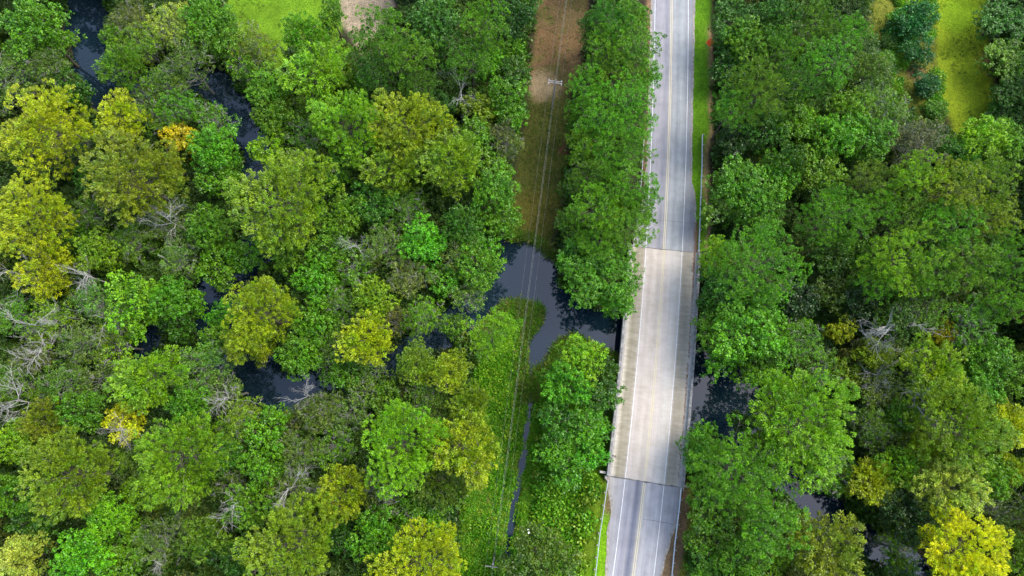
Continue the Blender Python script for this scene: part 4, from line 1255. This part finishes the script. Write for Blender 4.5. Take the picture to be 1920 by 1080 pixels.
# ------------------------------------------------------------------ stuff: understory, creepers, reeds, grass tufts, woods outside the frame
def gn_scatter(name, pts, scl, rotz, meshes, material, idx=None):
    """one object: points carrying instances of small leaf clumps"""
    n = len(pts)
    me = bpy.data.meshes.new(name)
    me.vertices.add(n)
    me.vertices.foreach_set('co', np.ascontiguousarray(pts, dtype=np.float32).ravel())
    a = me.attributes.new('scl', 'FLOAT_VECTOR', 'POINT'); a.data.foreach_set('vector', np.ascontiguousarray(scl, dtype=np.float32).ravel())
    a = me.attributes.new('rot', 'FLOAT_VECTOR', 'POINT'); a.data.foreach_set('vector', np.stack([np.zeros(n), np.zeros(n), rotz], -1).astype(np.float32).ravel())
    a = me.attributes.new('pick', 'INT', 'POINT'); a.data.foreach_set('value', (np.arange(n) % len(meshes)).astype(np.int32) if idx is None else idx.astype(np.int32))
    o = link(bpy.data.objects.new(name, me))
    coll = bpy.data.collections.new(name + '_clumps')
    for i, m_ in enumerate(meshes):
        coll.objects.link(bpy.data.objects.new(f'clump_{name}_{i:02d}', m_))
    ng = bpy.data.node_groups.new(name, 'GeometryNodeTree')
    ng.interface.new_socket('Geometry', in_out='INPUT', socket_type='NodeSocketGeometry')
    ng.interface.new_socket('Geometry', in_out='OUTPUT', socket_type='NodeSocketGeometry')
    gi = ng.nodes.new('NodeGroupInput'); go = ng.nodes.new('NodeGroupOutput')
    iop = ng.nodes.new('GeometryNodeInstanceOnPoints')
    ci = ng.nodes.new('GeometryNodeCollectionInfo')
    ci.inputs['Collection'].default_value = coll
    ci.inputs['Separate Children'].default_value = True
    ci.inputs['Reset Children'].default_value = True
    iop.inputs['Pick Instance'].default_value = True
    def attr(nm, ty):
        q = ng.nodes.new('GeometryNodeInputNamedAttribute'); q.data_type = ty; q.inputs['Name'].default_value = nm
        return q.outputs['Attribute']
    ng.links.new(gi.outputs[0], iop.inputs['Points'])
    ng.links.new(ci.outputs[0], iop.inputs['Instance'])
    ng.links.new(attr('scl', 'FLOAT_VECTOR'), iop.inputs['Scale'])
    ng.links.new(attr('rot', 'FLOAT_VECTOR'), iop.inputs['Rotation'])
    ng.links.new(attr('pick', 'INT'), iop.inputs['Instance Index'])
    sm = ng.nodes.new('GeometryNodeSetMaterial'); sm.inputs['Material'].default_value = material
    ng.links.new(iop.outputs[0], sm.inputs['Geometry'])
    ng.links.new(sm.outputs[0], go.inputs[0])
    md = o.modifiers.new('scatter', 'NODES'); md.node_group = ng
    tag(o, kind='stuff')
    return o

def clump(seed, r, n, L, W, flat=0.6, up=0.2, blade=False):
    rg = np.random.default_rng(seed)
    if blade:
        p = np.concatenate([rg.normal(0, r * 0.5, (n, 2)), np.zeros((n, 1))], 1)
        d = unit(np.stack([rg.normal(0, 0.55, n), rg.normal(0, 0.55, n), np.ones(n) * 0.8], -1))
        nr_ = unit(rg.normal(0, 1, (n, 3)))
    else:
        q = unit(rg.normal(0, 1, (n, 3))); q[:, 2] = np.abs(q[:, 2])
        rr = r * rg.uniform(0.45, 1.05, n)[:, None]
        p = q * rr * np.array((1, 1, flat))
        d = unit(q * 0.6 + rg.normal(0, 0.6, (n, 3)) + np.array((0, 0, up)))
        nr_ = unit(q + np.array((0, 0, 0.7)) + rg.normal(0, 0.45, (n, 3)))
    sc_ = rg.uniform(0.7, 1.3, n)
    v, f = quad_leaves(p, d, nr_, L * sc_, W * sc_)
    return np_mesh('clump', v, f, {'tint': ('FLOAT', np.repeat(np.clip(0.5 + rg.normal(0, 0.2, n), 0, 1), 4))})

rg = np.random.default_rng(5)
W_reg_xy = W_reg
def scatter_pts(n, x0, x1, y0, y1): return rg.uniform(x0, x1, n), rg.uniform(y0, y1, n)
def in_open(X, Y, margin=1.0):
    m = np.zeros(X.shape, bool)
    for k in ('lawn', 'sand_patch', 'cleared_strip', 'grass_lane', 'creeper_bed', 'scrub_patch'):
        m |= poly_sd(X, Y, W_reg[k]) < margin
    return m

# undergrowth under the whole forest
X, Y = scatter_pts(30000, -135, 135, -42, 120)
u = X - road_x(Y)
ok = (water_sd(X, Y) > 0.6) & ~in_open(X, Y, 1.6) & (np.abs(u) > 10.0)
X, Y = X[ok], Y[ok]
Z = height(X, Y)
s = rg.uniform(0.8, 2.2, len(X))
bushes = [clump(900 + i, 1.2, 130, 0.42, 0.24, 0.8) for i in range(5)]
gn_scatter('undergrowth', np.stack([X, Y, Z - 0.1], -1), np.stack([s, s, s * rg.uniform(0.8, 1.6, len(X))], -1), rg.uniform(0, 6.28, len(X)), bushes, M['under'])
# saplings: taller leafy mass that closes the gaps between crowns
X, Y = scatter_pts(5200, -135, 135, -42, 120)
u = X - road_x(Y)
ok = (water_sd(X, Y) > 2.2) & ~in_open(X, Y, 3.2) & (np.abs(u) > 12.5)
X, Y = X[ok], Y[ok]
Z = height(X, Y)
s = rg.uniform(0.55, 1.1, len(X))
sap = [PROTO[(st_, 'S')][i][0] for st_, i in (('broad', 0), ('broad', 1), ('mossy', 0), ('mossy', 1))]
sap = [m_.copy() for m_ in sap]
gn_scatter('saplings', np.stack([X, Y, Z - 4.2 * s], -1), np.stack([s, s, s], -1), rg.uniform(0, 6.28, len(X)), sap, M['under'])
# verge thickets on the embankment slopes
X, Y = scatter_pts(9000, 10, 60, -42, 130)
u = X - road_x(Y)
right = (u > 8.4) & (u < 13)
left_n = (u < -8.2) & (u > -12) & (Y > Y_S + 1)
midbridge = (Y < Y_N + 1) & (Y > Y_S - 1)
ok = (right & ((Y > Y_S) | (u > 10.5)) & ((Y < Y_N) | (u > 9.5)) | left_n) & (water_sd(X, Y) > 0.5) & (~midbridge | (np.abs(u) > 8.2))
X, Y = X[ok], Y[ok]; Z = height(X, Y); s = rg.uniform(0.4, 0.9, len(X))
gn_scatter('bank_creepers', np.stack([X, Y, Z], -1), np.stack([s, s, s * 0.8], -1), rg.uniform(0, 6.28, len(X)), bushes, M['under'])
# creepers and low plants in the strip below the pool
X, Y = scatter_pts(60000, -16, 24, -46, 50)
u = X - road_x(Y)
ok = (poly_sd(X, Y, W_reg['creeper_bed']) < 0.2) & (water_sd(X, Y) > 0.25) & (u < -9.4)
X, Y = X[ok], Y[ok]
dens = sstep(wob(X * 2.2, Y * 2.2, 7), -0.5, 0.3)
ok = rg.uniform(0, 1, len(X)) < (0.25 + 0.75 * dens)
X, Y = X[ok], Y[ok]
Z = height(X, Y)
s = rg.uniform(0.45, 1.0, len(X)) * (0.8 + 1.1 * sstep(wob(X * 1.5, Y * 1.5, 9), -0.1, 0.7))
small = [clump(950 + i, 0.6, 46, 0.30, 0.20, 0.7) for i in range(5)]
gn_scatter('creepers', np.stack([X, Y, Z], -1), np.stack([s, s, s], -1), rg.uniform(0, 6.28, len(X)), small, M['cover'])
X, Y = scatter_pts(5000, 60, 110, 60, 130)
ok = (poly_sd(X, Y, W_reg['scrub_patch']) < 1.0) & (wob(X * 2.2, Y * 2.2, 14) > -0.05)
X, Y = X[ok], Y[ok]; s = rg.uniform(0.4, 1.1, len(X))
gn_scatter('scrub_growth', np.stack([X, Y, height(X, Y)], -1), np.stack([s, s, s], -1), rg.uniform(0, 6.28, len(X)), bushes, M['cover'])
# bushier growth on the road side of the ditch
X, Y = scatter_pts(9000, -5, 24, -46, 40)
u = X - road_x(Y)
ok = (poly_sd(X, Y, W_reg['creeper_bed']) < 0.3) & (water_sd(X, Y) > 0.8) & (u < -8.9) & (wob(X * 2, Y * 2, 12) > 0.05) & (X > P(1010, 900)[0])
X, Y = X[ok], Y[ok]; s = rg.uniform(0.6, 1.5, len(X))
gn_scatter('low_thicket', np.stack([X, Y, height(X, Y)], -1), np.stack([s, s, s * 1.3], -1), rg.uniform(0, 6.28, len(X)), bushes, M['cover'])
# reeds round the pool tip and ditch
X, Y = scatter_pts(30000, -16, 26, 8, 62)
wsd = water_sd(X, Y)
ok = (((wsd > -0.2) & (wsd < 1.3)) | ((wsd > -0.2) & (poly_sd(X, Y, [P(a, b) for a, b in ((960, 560), (1040, 565), (1035, 640), (985, 640))]) < 0))) & (X < 24) & (rg.uniform(0, 1, len(X)) < 0.8)
ok &= ~((poly_sd(X, Y, W_reg['creeper_bed']) > 2.5) & (poly_sd(X, Y, W_reg['cleared_strip']) > 1.5))
X, Y = X[ok], Y[ok]; Z = np.maximum(height(X, Y), WATER_Z - 0.1); s = rg.uniform(0.6, 1.3, len(X))
reed = [clump(980 + i, 0.5, 16, 1.3, 0.10, blade=True) for i in range(4)]
gn_scatter('reeds', np.stack([X, Y, Z], -1), np.stack([s, s, s], -1), rg.uniform(0, 6.28, len(X)), reed, M['reed'])
# short grass tufts in the strip, lane and scrub
X, Y = scatter_pts(70000, -60, 135, -42, 125)
ok = (poly_sd(X, Y, W_reg['cleared_strip']) < 0.3) | (poly_sd(X, Y, W_reg['scrub_patch']) < 0.5)
ok |= ((poly_sd(X, Y, W_reg['grass_lane']) < 0.5) | (poly_sd(X, Y, W_reg['lawn']) < 0.5)) & (wob(X * 2.5, Y * 2.5, 21) > 0.15)
nk = (poly_sd(X, Y, W_reg['cleared_strip']) < 0.3) & (Y > P(1000, 190)[1]) & (rg.uniform(0, 1, len(X)) < 0.75)
ok &= ~nk & (water_sd(X, Y) > 0.2)
X, Y = X[ok], Y[ok]; Z = height(X, Y); s = rg.uniform(0.4, 1.0, len(X))
tuft = [clump(990 + i, 0.35, 14, 0.45, 0.07, blade=True) for i in range(3)]
gn_scatter('grass_tufts', np.stack([X, Y, Z], -1), np.stack([s, s, s * 0.8], -1), rg.uniform(0, 6.28, len(X)), tuft, M['tuft'])
# woods beyond the frame
X, Y = scatter_pts(2600, -150, 150, -46, 135)
px_, py_ = proj(X, Y, 13.0)
out = (px_ < -55) | (px_ > 1975) | (py_ < -55) | (py_ > 1135)
u = X - road_x(Y)
ok = out & (np.abs(u) > 13) & ~in_open(X, Y, 3)
X, Y = X[ok], Y[ok]
keep = []
for i in range(len(X)):
    if all((X[i] - X[j]) ** 2 + (Y[i] - Y[j]) ** 2 > 5.2 ** 2 for j in keep[-400:]): keep.append(i)
X, Y = X[keep], Y[keep]; s = rg.uniform(0.75, 1.1, len(X))
wd_ = [PROTO[k][0][0].copy() for k in (('cypress', 'M'), ('pine', 'M'), ('broad', 'M'), ('mossy', 'M'))]
gn_scatter('surrounding_woods', np.stack([X, Y, height(X, Y) * 0], -1), np.stack([s, s, s], -1), rg.uniform(0, 6.28, len(X)), wd_, M['woods'])

# leaf litter along the bridge kerbs and behind the guardrail
def litter(name, n, ufn, y0, y1, z, size):
    rg2 = np.random.default_rng(n)
    mb = MB()
    for _ in range(n):
        y = rg2.uniform(y0, y1); u = ufn(rg2)
        x0, y0_, _z = road_pt(u, y)
        a = rg2.uniform(0, 6.28); w = size * rg2.uniform(0.5, 1.4)
        c, s_ = math.cos(a) * w, math.sin(a) * w
        zz = z + rg2.uniform(0.01, 0.06)
        mb.add([(x0 - c, y0_ - s_, zz), (x0 + s_ * 0.6, y0_ - c * 0.6, zz + 0.03), (x0 + c, y0_ + s_, zz), (x0 - s_ * 0.6, y0_ + c * 0.6, zz + 0.02)], [(0, 1, 2, 3)])
    tag(mb.build(name, M['litter']), kind='stuff')
litter('leaf_litter', 500, lambda r: 5.95 - abs(r.normal(0, 0.10)) if r.uniform() < 0.6 else 6.2 + r.normal(0, 0.12), JS + 1, JN - 1, ROAD_Z + 0.02, 0.12)
litter('leaf_litter', 420, lambda r: 6.1 + r.normal(0, 0.22), JN - 4, JN + 6, ROAD_Z + 0.05, 0.12)
litter('leaf_litter', 60, lambda r: -5.98 + abs(r.normal(0, 0.12)), JN - 12, JN - 9, ROAD_Z + 0.02, 0.12)

# orange sign on the verge, seen almost from above
x, y = P(1327, 88, ROAD_Z - 0.3); zb = hz(x, y)
b = empty('road_sign', (x, y, zb))
tag(b, 'orange diamond road-work sign on a spring stand in the grass verge', 'sign')
mb = MB(); c = np.array((0, 0, 1.45)); r = 0.86
fwd = unit(np.array((0.0, -0.55, 0.55))); rt = np.array((1.0, 0, 0)); upv = unit(np.cross(rt, -fwd)); upv = upv if upv[2] > 0 else -upv
v = []
for th in (-0.015, 0.015):
    for a in (0, 1, 2, 3):
        q = c + (rt * math.cos(a * math.pi / 2) + upv * math.sin(a * math.pi / 2)) * r + fwd * th
        v.append(tuple(q))
mb.add(v, [(3, 2, 1, 0), (4, 5, 6, 7), (0, 1, 5, 4), (1, 2, 6, 5), (2, 3, 7, 6), (3, 0, 4, 7)])
mb.build('sign_face', M['orange'], b)
mb = MB(); mb.tube([(0, 0.05, 0.25), (0, 0.08, 1.9)], [0.03, 0.03], 6); mb.build('mast', M['sign_back'], b)
for a in (0.7, 2.4, 3.9, 5.5):
    mb = MB(); mb.tube([(0, 0.05, 0.35), (math.cos(a) * 0.8, math.sin(a) * 0.8, 0.03)], [0.025, 0.02], 6); mb.build('leg', M['sign_back'], b)

# small white marker by the ditch
x, y = P(991, 996, 0.8); zb = hz(x, y)
b = empty('marker_box', (x, y, zb))
tag(b, 'small white utility box standing in the creepers beside the ditch', 'utility box')
mb = MB(); mb.box((0, 0, 0.55), (0.16, 0.05, 0), (-0.10, 0.32, 0), (0, 0, 0.55)); mb.build('cabinet', M['white'], b)
mb = MB(); mb.box((0, 0, 1.13), (0.19, 0.06, 0), (-0.12, 0.36, 0), (0, 0, 0.03)); mb.build('lid', M['white'], b)

# small branch lying across the bridge kerb
x, y = P(1151, 854, ROAD_Z + 0.25)
mb = MB(); rgb = np.random.default_rng(8)
mb.tube([(-0.9, 0.3, 0.1), (-0.2, 0.0, 0.05), (0.5, -0.15, 0.0)], [0.05, 0.045, 0.03], 5)
for _ in range(12):
    q = np.array((rgb.uniform(-0.8, 0.4), 0, 0.05)); d = rgb.normal(0, 0.28, 3); d[2] = abs(d[2]) * 0.3
    mb.tube([tuple(q), tuple(q + d)], [0.03, 0.012], 4, cap=False)
o = mb.build('fallen_branch', M['bark']); o.location = (x, y, ROAD_Z + 0.25)
tag(o, 'dark twiggy branch lying across the bridge kerb on the ditch side', 'branch')
# long fallen and leaning trunks seen between the crowns
for (xa, ya, xb, yb, za, zb_, r, lab) in ((1632, 702, 1734, 652, 4.0, 9.5, 0.26, 'long dark fallen trunk lying across the gap by the small yellow crown'),
                                          (297, 478, 352, 508, 10.5, 4.5, 0.16, 'slender pale leaning trunk pointing at the dark creek arm'),
                                          (92, 492, 168, 514, 13.0, 10.0, 0.12, 'long pale bare limb lying against the golden crown'),
                                          (362, 488, 392, 500, 10.0, 6.0, 0.10, 'short pale leaning stem beside the slender leaning trunk')):
    A, Bv = P(xa, ya, za), P(xb, yb, zb_)
    rr = np.random.default_rng(int(xa))
    mb = MB(); mb.tube([q - np.array((A[0], A[1], za)) for q in limb_pts((A[0], A[1], za), (Bv[0], Bv[1], zb_), rr, 0.0, 6, 0.02)], [r, r, r * 0.9, r * 0.8, r * 0.65, r * 0.5, r * 0.3], 7)
    o = mb.build('fallen_tree_stem', M['dead_bark'] if r < 0.2 else M['pale_bark']); o.location = (A[0], A[1], za)
    tag(o, lab, 'fallen trunk', 'bare trunks leaning between the crowns')
